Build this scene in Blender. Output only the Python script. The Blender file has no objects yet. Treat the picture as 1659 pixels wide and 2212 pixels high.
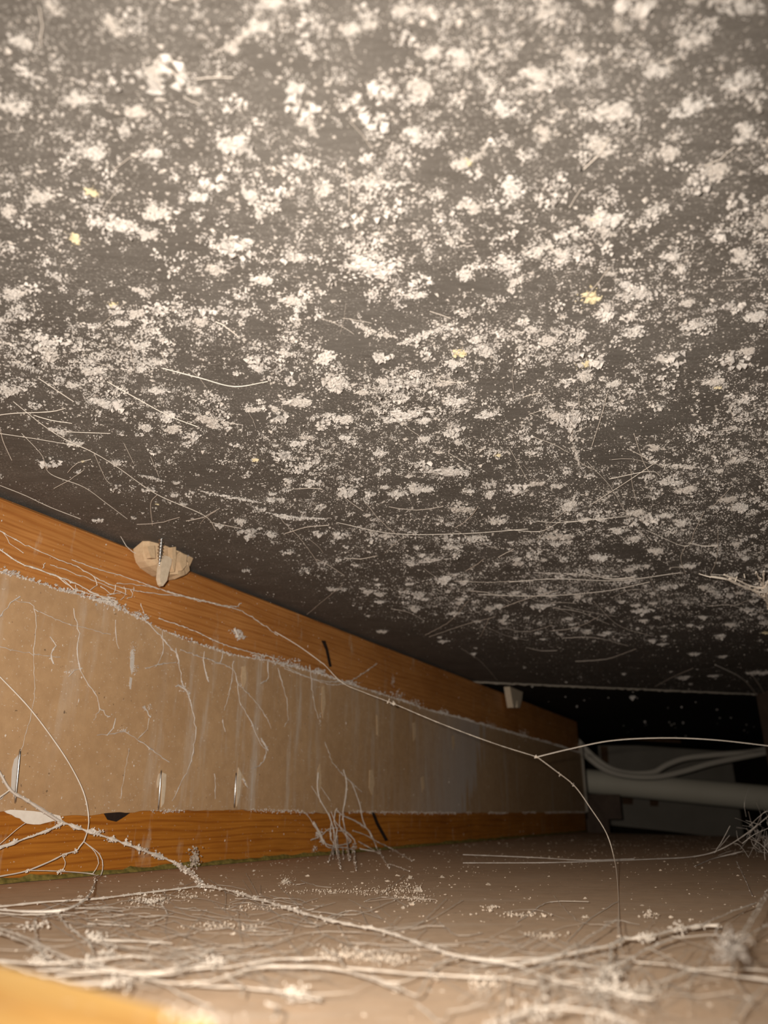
import bpy, math
import numpy as np
from mathutils import Vector, Matrix

rng = np.random.default_rng(7)
scn = bpy.context.scene
col = scn.collection

# ------------------------------------------------------------------ camera
W_PX, H_PX, F_PX = 1659.0, 2212.0, 1662.0
PITCH = math.radians(21.3)
cam_d = bpy.data.cameras.new('camera')
cam_d.sensor_fit = 'HORIZONTAL'
cam_d.sensor_width = 36.0
cam_d.lens = 36.0 * F_PX / W_PX
cam_d.clip_start = 0.005
cam_d.clip_end = 50
cam_d.dof.use_dof = True
cam_d.dof.focus_distance = 0.50
cam_d.dof.aperture_fstop = 13.5
cam = bpy.data.objects.new('camera', cam_d)
cam.rotation_euler = (math.pi / 2 + PITCH, 0, 0)
col.objects.link(cam)
scn.camera = cam

# ------------------------------------------------------------------ world: a dim room behind the open end
world = bpy.data.worlds.new('world')
scn.world = world
world.use_nodes = True
world.node_tree.nodes['Background'].inputs[0].default_value = (1.0, 0.93, 0.86, 1)
world.node_tree.nodes['Background'].inputs[1].default_value = 0.03

# ------------------------------------------------------------------ the phone's flash beside the lens
fl = bpy.data.lights.new('flash', 'SPOT')
fl.energy = 19.5
fl.color = (1.0, 0.945, 0.875)
fl.shadow_soft_size = 0.0035
fl.spot_size = math.radians(112)
fl.spot_blend = 1.0
fl.use_nodes = True
lt = fl.node_tree
fo = lt.nodes.new('ShaderNodeLightFalloff')
fo.inputs['Strength'].default_value = 1.0
fo.inputs['Smooth'].default_value = 0.032
lt.links.new(fo.outputs['Quadratic'], lt.nodes['Emission'].inputs['Strength'])
flash = bpy.data.objects.new('flash', fl)
flash.location = (-0.019, -0.002, 0.013)
flash.rotation_euler = (math.pi / 2 + math.radians(19), 0, math.radians(2))
col.objects.link(flash)

scn.view_settings.view_transform = 'Standard'
scn.view_settings.look = 'None'
scn.view_settings.gamma = 1.0
scn.view_settings.use_curve_mapping = False
scn.view_settings.exposure = 0.0

# ------------------------------------------------------------------ geometry of the place
FLOOR = -0.0447
CEIL = 0.2175
ANG = math.radians(27.2)
DW = np.array([math.sin(ANG), math.cos(ANG), 0.0])       # along the left wall
NW = np.array([math.cos(ANG), -math.sin(ANG), 0.0])      # out of the left wall, into the cavity
P0 = np.array([-0.255, 0.566, 0.0])
CT, ST = math.cos(PITCH), math.sin(PITCH)


def ray(x, y):
    u = (x - W_PX / 2) / F_PX
    v = (H_PX / 2 - y) / F_PX
    return np.array([u, CT - v * ST, ST + v * CT])


def on_c(x, y, h=0.0):
    r = ray(x, y)
    return r * ((CEIL - h) / r[2])


def on_f(x, y, h=0.0):
    r = ray(x, y)
    return r * ((FLOOR + h) / r[2])


def on_w(x, y, o=0.0):
    r = ray(x, y)
    return r * ((P0 @ NW + o) / (r @ NW))


def on_d(x, y, d):
    return ray(x, y) * d


PLANE = {'c': on_c, 'f': on_f, 'w': on_w, 'd': on_d}


def wall_sz(x, y, o=0.0):
    p = on_w(x, y, o)
    return float((p - P0) @ DW), float(p[2])


def depth(p):
    return float(p[1] * CT + p[2] * ST)


WALL_M = Matrix(((DW[0], NW[0], 0, P0[0]), (DW[1], NW[1], 0, P0[1]), (0, 0, 1, 0), (0, 0, 0, 1)))

# ------------------------------------------------------------------ materials


class NT:
    def __init__(self, name):
        self.m = bpy.data.materials.new(name)
        self.m.use_nodes = True
        self.t = self.m.node_tree
        self.b = self.t.nodes['Principled BSDF']

    def n(self, typ, **kw):
        nd = self.t.nodes.new(typ)
        for k, v in kw.items():
            if k in nd.inputs:
                nd.inputs[k].default_value = v
            else:
                setattr(nd, k, v)
        return nd

    def l(self, a, b):
        self.t.links.new(a, b)

    def coord(self, scale=(1, 1, 1), rot=(0, 0, 0)):
        tc = self.n('ShaderNodeTexCoord')
        mp = self.n('ShaderNodeMapping')
        mp.inputs['Scale'].default_value = scale
        mp.inputs['Rotation'].default_value = rot
        self.l(tc.outputs['Object'], mp.inputs['Vector'])
        return mp.outputs['Vector']

    def noise(self, vec, scale, detail=4, rough=0.55):
        nd = self.n('ShaderNodeTexNoise', Scale=scale, Detail=detail, Roughness=rough)
        self.l(vec, nd.inputs['Vector'])
        return nd.outputs['Fac']

    def ramp(self, fac, stops):
        r = self.n('ShaderNodeValToRGB')
        e = r.color_ramp.elements
        while len(e) < len(stops):
            e.new(0.5)
        for i, (p, c) in enumerate(stops):
            e[i].position = p
            e[i].color = (*c, 1) if len(c) == 3 else c
        self.l(fac, r.inputs['Fac'])
        return r.outputs['Color']

    def mix(self, fac, a, b, mode='MIX'):
        m = self.n('ShaderNodeMix', data_type='RGBA', blend_type=mode)
        if isinstance(fac, (int, float)):
            m.inputs[0].default_value = fac
        else:
            self.l(fac, m.inputs[0])
        for idx, v in ((6, a), (7, b)):
            if isinstance(v, tuple):
                m.inputs[idx].default_value = (*v, 1)
            else:
                self.l(v, m.inputs[idx])
        return m.outputs[2]

    def bump(self, h, strength, dist):
        b = self.n('ShaderNodeBump', Strength=strength, Distance=dist)
        self.l(h, b.inputs['Height'])
        self.l(b.outputs['Normal'], self.b.inputs['Normal'])

    def out(self, c, rough=0.8, spec=0.3, metal=0.0):
        if isinstance(c, tuple):
            self.b.inputs['Base Color'].default_value = (*c, 1)
        else:
            self.l(c, self.b.inputs['Base Color'])
        self.b.inputs['Roughness'].default_value = rough
        self.b.inputs['Specular IOR Level'].default_value = spec
        self.b.inputs['Metallic'].default_value = metal
        return self.m


def BW(a, b):
    return [(a, (0, 0, 0)), (b, (1, 1, 1))]


DUST = (0.62, 0.563, 0.505)


def mat_ceiling():
    t = NT('ceiling_board')
    v = t.coord()
    base = t.ramp(t.noise(t.coord((1, 6, 1)), 90, 5), [(0.3, (0.078, 0.066, 0.054)), (0.7, (0.112, 0.097, 0.082))])
    fine = t.ramp(t.noise(v, 900, 3, 0.6), BW(0.56, 0.66))
    patch = t.ramp(t.noise(v, 40, 4, 0.6), BW(0.36, 0.62))
    m = t.mix(1.0, fine, patch, 'MULTIPLY')
    # the left border along the rail stayed cleaner
    c = t.mix(t.mix(1.0, m, (0.45, 0.45, 0.45), 'MULTIPLY'), base, (0.56, 0.50, 0.44))
    film = t.ramp(t.noise(v, 14, 4, 0.6), [(0.35, (0, 0, 0)), (0.75, (0.07, 0.07, 0.07))])
    c = t.mix(film, c, (0.5, 0.46, 0.41))
    t.bump(t.noise(t.coord((1, 3, 1)), 700, 3), 0.35, 0.0006)
    return t.out(c, 0.75, 0.25)


def mat_dust(name='dust', c=DUST, var=0.18):
    t = NT(name)
    v = t.coord()
    oi = t.n('ShaderNodeObjectInfo')
    a = t.ramp(t.noise(v, 160, 3), [(0.3, tuple(x * (1 - var) for x in c)), (0.7, tuple(min(1, x * (1 + var * 0.6)) for x in c))])
    b = t.ramp(oi.outputs['Random'], [(0, (0.86, 0.83, 0.80)), (1, (1, 1, 1))])
    t.bump(t.noise(v, 2500, 3), 0.5, 0.0006)
    return t.out(t.mix(1.0, a, b, 'MULTIPLY'), 1.0, 0.05)


def mat_web(name, c):
    t = NT(name)
    return t.out(c, 0.85, 0.15)


def mat_pine(name, light, dark, deep, stain=0.5):
    t = NT(name)
    v = t.coord((1.2, 14, 14))
    warp = t.noise(t.coord((2.5, 9, 9)), 3.0, 3)
    wv = t.n('ShaderNodeTexWave', wave_type='BANDS', bands_direction='Z', Scale=3.2, Distortion=8.0, Detail=3.0)
    wv.inputs['Detail Scale'].default_value = 1.1
    t.l(v, wv.inputs['Vector'])
    g = t.ramp(wv.outputs['Fac'], [(0.0, dark), (0.14, deep), (0.35, light), (0.95, light), (1.0, deep)])
    fib = t.ramp(t.noise(t.coord((8, 160, 160)), 4, 4), [(0.3, (0.8, 0.76, 0.7)), (0.7, (1, 1, 1))])
    c = t.mix(1.0, g, fib, 'MULTIPLY')
    c = t.mix(t.ramp(warp, BW(0.35, 0.7)), c, t.mix(1.0, c, (0.74, 0.66, 0.55), 'MULTIPLY'))
    # scuffs of plaster dust, upright smears
    sm = t.ramp(t.noise(t.coord((26, 26, 7)), 1.6, 5, 0.65), BW(0.60, 0.74))
    c = t.mix(t.mix(1.0, sm, (stain, stain, stain), 'MULTIPLY'), c, (0.55, 0.42, 0.28))
    sp = t.ramp(t.noise(t.coord(), 420, 2), BW(0.68, 0.72))
    c = t.mix(t.mix(1.0, sp, (0.6, 0.6, 0.6), 'MULTIPLY'), c, (0.62, 0.5, 0.38))
    t.bump(t.noise(t.coord((10, 160, 160)), 4, 3), 0.2, 0.0006)
    return t.out(c, 0.5, 0.4)


def mat_hardboard(name, base, dark, streaks=True):
    t = NT(name)
    v = t.coord()
    c = t.ramp(t.noise(v, 9, 5, 0.6), [(0.3, dark), (0.7, base)])
    mott = t.ramp(t.noise(v, 120, 4), [(0.3, (0.86, 0.84, 0.82)), (0.7, (1, 1, 1))])
    c = t.mix(1.0, c, mott, 'MULTIPLY')
    if streaks:
        s1 = t.ramp(t.noise(t.coord((46, 46, 5)), 1.5, 5, 0.7), BW(0.52, 0.72))
        area = t.ramp(t.noise(t.coord((5, 5, 3)), 1.1, 2), BW(0.40, 0.60))
        s1 = t.mix(1.0, s1, area, 'MULTIPLY')
        c = t.mix(t.mix(1.0, s1, (0.6, 0.6, 0.6), 'MULTIPLY'), c, (0.60, 0.54, 0.47))
        # the pale wash of plaster near the far end, with its own ragged outline
        tc = t.n('ShaderNodeTexCoord')
        sx = t.n('ShaderNodeSeparateXYZ')
        t.l(tc.outputs['Object'], sx.inputs[0])
        wob = t.noise(t.coord((34, 34, 5)), 1.4, 6, 0.7)
        ma = t.n('ShaderNodeMath', operation='MULTIPLY_ADD')
        t.l(wob, ma.inputs[0])
        ma.inputs[1].default_value = 0.30
        t.l(sx.outputs['X'], ma.inputs[2])
        mb = t.n('ShaderNodeMath', operation='MULTIPLY_ADD')
        t.l(sx.outputs['Z'], mb.inputs[0])
        mb.inputs[1].default_value = -0.7
        t.l(ma.outputs[0], mb.inputs[2])
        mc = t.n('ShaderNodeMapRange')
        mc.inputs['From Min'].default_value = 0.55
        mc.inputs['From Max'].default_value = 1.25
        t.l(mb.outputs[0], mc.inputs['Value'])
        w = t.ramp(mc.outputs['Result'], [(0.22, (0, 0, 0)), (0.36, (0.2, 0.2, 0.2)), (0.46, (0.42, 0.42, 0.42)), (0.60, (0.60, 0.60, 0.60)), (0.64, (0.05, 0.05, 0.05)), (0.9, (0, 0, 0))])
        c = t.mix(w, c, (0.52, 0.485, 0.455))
    else:
        fz = t.ramp(t.noise(t.coord((3, 22, 1), (0, 0, 0.35)), 4.0, 6, 0.7), BW(0.50, 0.8))
        c = t.mix(t.mix(1.0, fz, (0.55, 0.55, 0.55), 'MULTIPLY'), c, (0.74, 0.62, 0.50))
    sp = t.ramp(t.noise(v, 500, 2), BW(0.66, 0.71))
    c = t.mix(t.mix(1.0, sp, (0.5, 0.5, 0.5), 'MULTIPLY'), c, (0.68, 0.6, 0.5))
    dk = t.ramp(t.noise(t.coord((1, 1, 1), (1, 2, 3)), 260, 2), BW(0.72, 0.76))
    c = t.mix(t.mix(1.0, dk, (0.7, 0.7, 0.7), 'MULTIPLY'), c, (0.08, 0.05, 0.03))
    t.bump(t.noise(v, 600, 3), 0.2, 0.0005)
    return t.out(c, 0.62, 0.3)


def mat_plain(name, a, b, scale=60, rough=0.7, spec=0.3, metal=0.0):
    t = NT(name)
    c = t.ramp(t.noise(t.coord(), scale, 4), [(0.3, a), (0.7, b)])
    return t.out(c, rough, spec, metal)


M = dict(
    ceiling=mat_ceiling(),
    dust=mat_dust(),
    speck=mat_dust('fine_dust', (0.46, 0.41, 0.36), 0.35),
    fluff=mat_dust('tuft_dust', (0.53, 0.477, 0.425), 0.32),
    dust_warm=mat_dust('floor_dust', (0.50, 0.41, 0.32)),
    yellow=mat_dust('yellow_crumb', (0.78, 0.66, 0.42), 0.12),
    web=mat_web('cobweb_silk', (0.68, 0.60, 0.51)),
    web_dusty=mat_web('dusty_silk', (0.58, 0.50, 0.42)),
    web_floor=mat_web('floor_silk', (0.50, 0.43, 0.355)),
    web_grey=mat_web('grey_silk', (0.54, 0.475, 0.41)),
    hair=mat_web('bright_silk', (0.92, 0.80, 0.66)),
    pine_top=mat_pine('pine_upper', (0.54, 0.235, 0.066), (0.44, 0.17, 0.042), (0.50, 0.21, 0.055), 0.65),
    pine_low=mat_pine('pine_lower', (0.50, 0.19, 0.024), (0.36, 0.12, 0.014), (0.45, 0.165, 0.02), 0.55),
    pine_front=mat_pine('pine_front', (0.80, 0.50, 0.17), (0.68, 0.38, 0.11), (0.74, 0.44, 0.14), 0.3),
    hardboard=mat_hardboard('hardboard', (0.50, 0.315, 0.165), (0.43, 0.26, 0.13)),
    floor=mat_hardboard('floor_board', (0.70, 0.50, 0.335), (0.62, 0.435, 0.285), streaks=False),
    torn=mat_plain('torn_paper', (0.72, 0.63, 0.53), (0.80, 0.72, 0.62), 200, 0.9, 0.1),
    chip=mat_plain('chipped_wood', (0.52, 0.36, 0.21), (0.62, 0.44, 0.27), 300, 0.9, 0.1),
    splinter=mat_plain('splinter', (0.56, 0.44, 0.31), (0.66, 0.53, 0.38), 300, 0.9, 0.1),
    steel=mat_plain('zinc', (0.55, 0.54, 0.52), (0.70, 0.69, 0.67), 300, 0.3, 0.5, 1.0),
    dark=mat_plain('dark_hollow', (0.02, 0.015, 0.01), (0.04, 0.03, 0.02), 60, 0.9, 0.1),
    brown=mat_plain('brown_stain', (0.10, 0.05, 0.025), (0.16, 0.085, 0.04), 90, 0.8, 0.2),
    far=mat_plain('grey_board', (0.28, 0.24, 0.19), (0.36, 0.31, 0.25), 8, 0.9, 0.1),
    pipe=mat_plain('pipe_plastic', (0.72, 0.64, 0.50), (0.78, 0.70, 0.55), 8, 0.6, 0.3),
    cable=mat_plain('cable_sheath', (0.62, 0.54, 0.44), (0.68, 0.60, 0.49), 8, 0.6, 0.3),
    moss=mat_plain('green_edge', (0.10, 0.085, 0.02), (0.26, 0.19, 0.05), 240, 0.9, 0.1),
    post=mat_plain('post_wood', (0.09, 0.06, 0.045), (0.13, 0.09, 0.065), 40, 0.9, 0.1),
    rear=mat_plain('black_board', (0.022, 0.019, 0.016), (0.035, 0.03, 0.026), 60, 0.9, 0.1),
    black=mat_plain('black_mark', (0.015, 0.008, 0.006), (0.03, 0.018, 0.012), 200, 0.8, 0.2),
)

# ------------------------------------------------------------------ mesh helpers


def tag(o, label=None, cat=None, group=None, kind=None):
    if label:
        o['label'] = label
    if cat:
        o['category'] = cat
    if group:
        o['group'] = group
    if kind:
        o['kind'] = kind
    return o


def np_mesh(name, V, T, quads=None):
    """triangles (and quads) into a mesh, fast"""
    me = bpy.data.meshes.new(name)
    V = np.asarray(V, np.float32).reshape(-1, 3)
    T = np.asarray(T, np.int32).reshape(-1, 3)
    Q = np.asarray(quads if quads is not None else [], np.int32).reshape(-1, 4)
    nl = T.size + Q.size
    me.vertices.add(len(V))
    me.vertices.foreach_set('co', V.ravel())
    me.loops.add(nl)
    me.loops.foreach_set('vertex_index', np.concatenate([T.ravel(), Q.ravel()]))
    me.polygons.add(len(T) + len(Q))
    st = np.concatenate([np.arange(len(T)) * 3, T.size + np.arange(len(Q)) * 4])
    me.polygons.foreach_set('loop_start', st.astype(np.int32))
    me.polygons.foreach_set('use_smooth', np.zeros(len(T) + len(Q), bool))
    me.update(calc_edges=True)
    me.validate()
    return me


class MB:
    def __init__(self):
        self.V, self.T, self.Q, self.n = [], [], [], 0

    def add(self, V, T=None, Q=None):
        V = np.asarray(V, float).reshape(-1, 3)
        if T is not None and len(T):
            self.T.append(np.asarray(T, int).reshape(-1, 3) + self.n)
        if Q is not None and len(Q):
            self.Q.append(np.asarray(Q, int).reshape(-1, 4) + self.n)
        self.V.append(V)
        self.n += len(V)
        return self

    def box(self, lo, hi):
        (a, b, c), (d, e, f) = lo, hi
        V = [(a, b, c), (d, b, c), (d, e, c), (a, e, c), (a, b, f), (d, b, f), (d, e, f), (a, e, f)]
        Q = [(0, 3, 2, 1), (4, 5, 6, 7), (0, 1, 5, 4), (1, 2, 6, 5), (2, 3, 7, 6), (3, 0, 4, 7)]
        return self.add(V, None, Q)

    def prism(self, poly, ext):
        """closed polygon (list of 3D points) pushed along ext"""
        P = np.asarray(poly, float)
        n = len(P)
        V = np.vstack([P, P + np.asarray(ext, float)])
        Q = [(i, (i + 1) % n, n + (i + 1) % n, n + i) for i in range(n)]
        c = np.vstack([P.mean(0), P.mean(0) + ext])
        V = np.vstack([V, c])
        T = [(i, 2 * n, (i + 1) % n) for i in range(n)] + [(n + i, n + (i + 1) % n, 2 * n + 1) for i in range(n)]
        return self.add(V, T, Q)

    def tube(self, pts, rad, sides=5):
        P = np.asarray(pts, float)
        n = len(P)
        R = np.broadcast_to(np.asarray(rad, float), (n,))
        tan = np.gradient(P, axis=0)
        tan /= np.linalg.norm(tan, axis=1)[:, None] + 1e-12
        up = np.array([0.13, 0.31, 0.94])
        A = np.cross(tan, up)
        A /= np.linalg.norm(A, axis=1)[:, None] + 1e-12
        B = np.cross(tan, A)
        a = np.linspace(0, 2 * np.pi, sides, endpoint=False)
        V = P[:, None, :] + R[:, None, None] * (np.cos(a)[None, :, None] * A[:, None, :] + np.sin(a)[None, :, None] * B[:, None, :])
        Q = []
        for i in range(n - 1):
            for k in range(sides):
                k2 = (k + 1) % sides
                Q.append((i * sides + k, i * sides + k2, (i + 1) * sides + k2, (i + 1) * sides + k))
        T = [(0, k + 1, k) for k in range(1, sides - 1)] + [((n - 1) * sides, (n - 1) * sides + k, (n - 1) * sides + k + 1) for k in range(1, sides - 1)]
        return self.add(V.reshape(-1, 3), T, Q)

    def flecks(self, C, S, flat=1.0):
        """irregular octahedra at C with half sizes S (n) or (n,3)"""
        C = np.asarray(C, float).reshape(-1, 3)
        n = len(C)
        if n == 0:
            return self
        S = np.asarray(S, float)
        if S.ndim < 2:
            S = np.repeat(np.broadcast_to(S, (n,))[:, None], 3, 1)
        D = np.array([(1, 0, 0), (-1, 0, 0), (0, 1, 0), (0, -1, 0), (0, 0, 1), (0, 0, -1)], float)
        J = rng.uniform(0.5, 1.3, (n, 6, 1)) * D[None] + rng.normal(0, 0.22, (n, 6, 3))
        a = rng.uniform(0, 2 * np.pi, n)
        ca, sa = np.cos(a)[:, None], np.sin(a)[:, None]
        X = J[..., 0] * ca - J[..., 1] * sa
        Y = J[..., 0] * sa + J[..., 1] * ca
        J = np.stack([X, Y, J[..., 2] * flat], -1)
        V = C[:, None, :] + J * S[:, None, :]
        F = np.array([(0, 2, 4), (2, 1, 4), (1, 3, 4), (3, 0, 4), (2, 0, 5), (1, 2, 5), (3, 1, 5), (0, 3, 5)])
        T = (F[None] + (np.arange(n) * 6)[:, None, None]).reshape(-1, 3)
        return self.add(V.reshape(-1, 3), T)

    def mesh(self, name):
        V = np.vstack(self.V)
        T = np.vstack(self.T) if self.T else None
        Q = np.vstack(self.Q) if self.Q else None
        return np_mesh(name, V, T if T is not None else [], Q)

    def build(self, name, mat, parent=None, matrix=None, smooth=False):
        me = self.mesh(name)
        me.materials.append(M[mat])
        if smooth:
            me.polygons.foreach_set('use_smooth', np.ones(len(me.polygons), bool))
        o = bpy.data.objects.new(name, me)
        col.objects.link(o)
        if parent is not None:
            o.parent = parent
        if matrix is not None:
            o.matrix_world = matrix
        return o


def empty(name, loc=(0, 0, 0)):
    o = bpy.data.objects.new(name, None)
    o.empty_display_size = 0.02
    o.location = loc
    col.objects.link(o)
    return o


def reloc(o, p):
    """shift a world-built mesh so that its origin is at p"""
    p = Vector([float(c) for c in p])
    o.data.transform(Matrix.Translation(-p))
    o.location = p
    return o


def smooth_path(P, step=0.004, wob=0.0):
    P = np.asarray(P, float)
    if len(P) == 2:
        P = np.vstack([P[0], P.mean(0), P[1]])
    Q = np.vstack([2 * P[0] - P[1], P, 2 * P[-1] - P[-2]])
    out = []
    for i in range(1, len(Q) - 2):
        a, b, c, d = Q[i - 1], Q[i], Q[i + 1], Q[i + 2]
        n = int(np.clip(np.linalg.norm(c - b) / step, 2, 24))
        t = np.linspace(0, 1, n, endpoint=False)[:, None]
        out.append(0.5 * ((2 * b) + (-a + c) * t + (2 * a - 5 * b + 4 * c - d) * t ** 2 + (-a + 3 * b - 3 * c + d) * t ** 3))
    out.append(P[-1:])
    R = np.vstack(out)
    if wob:
        R[1:-1] += rng.normal(0, wob, (len(R) - 2, 3))
    return R


def vnoise(X, Y, cell, seed):
    """value noise 0..1 on a plane"""
    g = np.random.default_rng(seed).random((97, 97))
    x, y = X / cell, Y / cell
    xi, yi = np.floor(x).astype(int), np.floor(y).astype(int)
    fx, fy = x - xi, y - yi
    fx, fy = fx * fx * (3 - 2 * fx), fy * fy * (3 - 2 * fy)
    G = lambda i, j: g[i % 97, j % 97]
    return (G(xi, yi) * (1 - fx) + G(xi + 1, yi) * fx) * (1 - fy) + (G(xi, yi + 1) * (1 - fx) + G(xi + 1, yi + 1) * fx) * fy


def wall_dist(X, Y):
    return (X - P0[0]) * NW[0] + (Y - P0[1]) * NW[1]


# ================================================================== THE SETTING
SEAM_A, SEAM_B = on_c(980, 1470), on_c(1659, 1500)
sd = (SEAM_B - SEAM_A) / np.linalg.norm(SEAM_B - SEAM_A)
SA, SB = SEAM_A - sd * 0.45, SEAM_B + sd * 0.9
BACK = -0.12
LEFT0 = P0 - DW * 1.0 - NW * 0.045
ce = MB()
ce.prism([(LEFT0[0] - 0.3, BACK, CEIL), (1.6, BACK, CEIL), (SB[0], SB[1], CEIL), (SA[0], SA[1], CEIL), (LEFT0[0] - 0.3, SA[1] - 0.1, CEIL)], (0, 0, 0.018))
ceiling = tag(ce.build('ceiling', 'ceiling'), kind='structure')
# board beyond the seam, set a few millimetres higher
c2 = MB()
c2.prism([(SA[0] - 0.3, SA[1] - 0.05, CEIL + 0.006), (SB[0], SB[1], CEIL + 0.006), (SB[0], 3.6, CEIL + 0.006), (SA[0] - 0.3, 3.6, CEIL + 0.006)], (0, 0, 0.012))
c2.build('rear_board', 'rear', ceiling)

FE_A, FE_B = on_f(1262, 1798), on_f(1640, 1808)
fd = (FE_B - FE_A) / np.linalg.norm(FE_B - FE_A)
fa, fb = FE_A - fd * 0.6, FE_B + fd * 0.9
fm = MB()
fm.prism([(-1.2, BACK, FLOOR), (fb[0] + 0.5, BACK, FLOOR), (fb[0] + 0.5, fb[1], FLOOR), (fb[0], fb[1], FLOOR), (fa[0], fa[1], FLOOR), (-1.2, fa[1], FLOOR)], (0, 0, -0.012))
floor = tag(fm.build('floor', 'floor'), kind='structure')
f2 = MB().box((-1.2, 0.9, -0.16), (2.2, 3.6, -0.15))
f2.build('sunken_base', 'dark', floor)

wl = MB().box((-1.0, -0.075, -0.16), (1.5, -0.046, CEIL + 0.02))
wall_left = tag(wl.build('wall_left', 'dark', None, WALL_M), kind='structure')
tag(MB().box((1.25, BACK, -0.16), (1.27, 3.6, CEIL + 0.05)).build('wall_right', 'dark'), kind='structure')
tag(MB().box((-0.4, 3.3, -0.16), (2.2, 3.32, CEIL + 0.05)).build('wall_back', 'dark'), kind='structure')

# ================================================================== RAILS AND PANEL OF THE LEFT WALL
S_END = wall_sz(1258, 1700)[0]
S_BEG = -0.42


def rail(name, z0, z1, o0, o1, mat, s0=S_BEG, s1=S_END, seed=0):
    r = np.random.default_rng(seed)
    n = 60
    s = np.linspace(s0, s1, n)
    b = 0.0025
    V, Q = [], []
    for i, x in enumerate(s):
        w = r.normal(0, 0.00025, 8)
        ring = [(o0, z0), (o1 - b, z0), (o1, z0 + b), (o1, z1 - b), (o1 - b, z1), (o0, z1)]
        for k, (oo, zz) in enumerate(ring):
            V.append((x, oo + w[k], zz + w[k] * (1 if k in (2, 3) else 0)))
    m = 6
    for i in range(n - 1):
        for k in range(m):
            k2 = (k + 1) % m
            Q.append((i * m + k, i * m + k2, (i + 1) * m + k2, (i + 1) * m + k))
    T = [(0, k, k + 1) for k in range(1, m - 1)] + [((n - 1) * m, (n - 1) * m + k + 1, (n - 1) * m + k) for k in range(1, m - 1)]
    mb = MB().add(V, T, Q)
    return mb


upper = empty('pine_rail', (P0[0], P0[1], CEIL - 0.06))
tag(upper, 'upper orange pine rail fixed under the dark ceiling board', 'rail', 'pine rails of the frame')
beam_u = rail('beam', 0.120, CEIL - 0.0028, -0.045, 0.0, 'pine_top', seed=3).build('beam', 'pine_top', upper, WALL_M)
lower = empty('pine_rail', (P0[0], P0[1], FLOOR))
tag(lower, 'lower orange pine rail standing on the brown floor board', 'rail', 'pine rails of the frame')
beam_l = rail('beam', FLOOR + 0.0004, 0.030, -0.045, 0.0, 'pine_low', seed=4).build('beam', 'pine_low', lower, WALL_M)


def wall_poly(px, o):
    return [(s, o, z) for s, z in (wall_sz(x, y, o) for x, y in px)]


# dark knot hole and thin black lines laid on the rails
kn = MB().prism(wall_poly([(222, 1754), (285, 1752), (268, 1764), (250, 1775), (232, 1771)], 0.0003), (0, 0.0008, 0))
kn.build('knot_hole', 'black', beam_l)
MB().prism(wall_poly([(801, 1752), (807, 1752), (818, 1779), (838, 1815), (832, 1817), (812, 1781)], 0.0003), (0, 0.0006, 0)).build('dark_line', 'black', beam_l)
MB().prism(wall_poly([(694, 1384), (702, 1384), (708, 1402), (716, 1440), (711, 1441), (703, 1404)], 0.0003), (0, 0.0006, 0)).build('dark_line', 'black', beam_u)
# greenish grime line where the lower rail meets the floor
gm = MB()
ss = np.linspace(S_BEG, S_END, 260)
hh = 0.0022 + 0.0022 * vnoise(ss, ss * 0, 0.012, 5) + rng.uniform(0, 0.0008, 260)
oo = 0.0012 + 0.003 * vnoise(ss, ss * 0 + 3, 0.02, 6)
V = np.concatenate([np.stack([ss, 0 * ss, FLOOR + hh], 1), np.stack([ss, oo * 0.6, FLOOR + hh * 0.6], 1), np.stack([ss, oo, FLOOR + 0.0003 + 0 * ss], 1)])
n_ = len(ss)
gm.add(V, None, [(i, i + 1, n_ + i + 1, n_ + i) for i in range(n_ - 1)] + [(n_ + i, n_ + i + 1, 2 * n_ + i + 1, 2 * n_ + i) for i in range(n_ - 1)])
gm.build('grime_line', 'moss', lower, WALL_M)

# the hardboard panel: wavy upper edge, ragged lower edge
PO = 0.0035
top_px = [(-300, 1150), (-120, 1200), (0, 1235), (60, 1252), (130, 1276), (240, 1306), (330, 1350), (400, 1382), (480, 1410), (600, 1432), (700, 1458), (750, 1477), (850, 1508), (930, 1535), (1000, 1553), (1100, 1582), (1180, 1603), (1258, 1628)]
bot_px = [(-300, 1757), (-100, 1756), (0, 1752), (130, 1762), (180, 1762), (230, 1757), (300, 1753), (345, 1752), (500, 1749), (620, 1752), (700, 1757), (760, 1753), (900, 1756), (1050, 1756), (1258, 1754)]
tz = np.array([wall_sz(x, y, PO) for x, y in top_px])
bz = np.array([wall_sz(x, y, PO) for x, y in bot_px])
S = np.linspace(S_BEG, S_END - 0.002, 420)
zt = np.interp(S, tz[:, 0], tz[:, 1])
for _ in range(6):
    zt[1:-1] = 0.25 * zt[:-2] + 0.5 * zt[1:-1] + 0.25 * zt[2:]
zt += 0.0012 * (vnoise(S, S * 0, 0.006, 21) - 0.5)
zb = np.interp(S, bz[:, 0], bz[:, 1]) + 0.0016 * (vnoise(S, S * 0 + 9, 0.008, 22) - 0.5)
NR = 14
V, Q = [], []
bulge = 0.0012 * (vnoise(S, S * 0 + 2, 0.25, 23) - 0.5)
for k in range(NR):
    f = k / (NR - 1)
    V.append(np.stack([S, PO + bulge * math.sin(math.pi * f), zb + (zt - zb) * f], 1))
V.append(np.stack([S, 0 * S + 0.0003, zt], 1))
V.append(np.stack([S, 0 * S + 0.0003, zb], 1))
n_ = len(S)
order = list(range(NR)) + [NR, NR + 1]
for k in range(len(order)):
    a, b = order[k], order[(k + 1) % len(order)]
    Q += [(a * n_ + i, a * n_ + i + 1, b * n_ + i + 1, b * n_ + i) for i in range(n_ - 1)]
panel = empty('hardboard_panel', (P0[0], P0[1], 0.0))
tag(panel, 'long brown hardboard panel stapled between the two orange pine rails', 'panel')
board = MB().add(np.vstack(V), None, Q).build('board', 'hardboard', panel, WALL_M, smooth=False)
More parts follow.
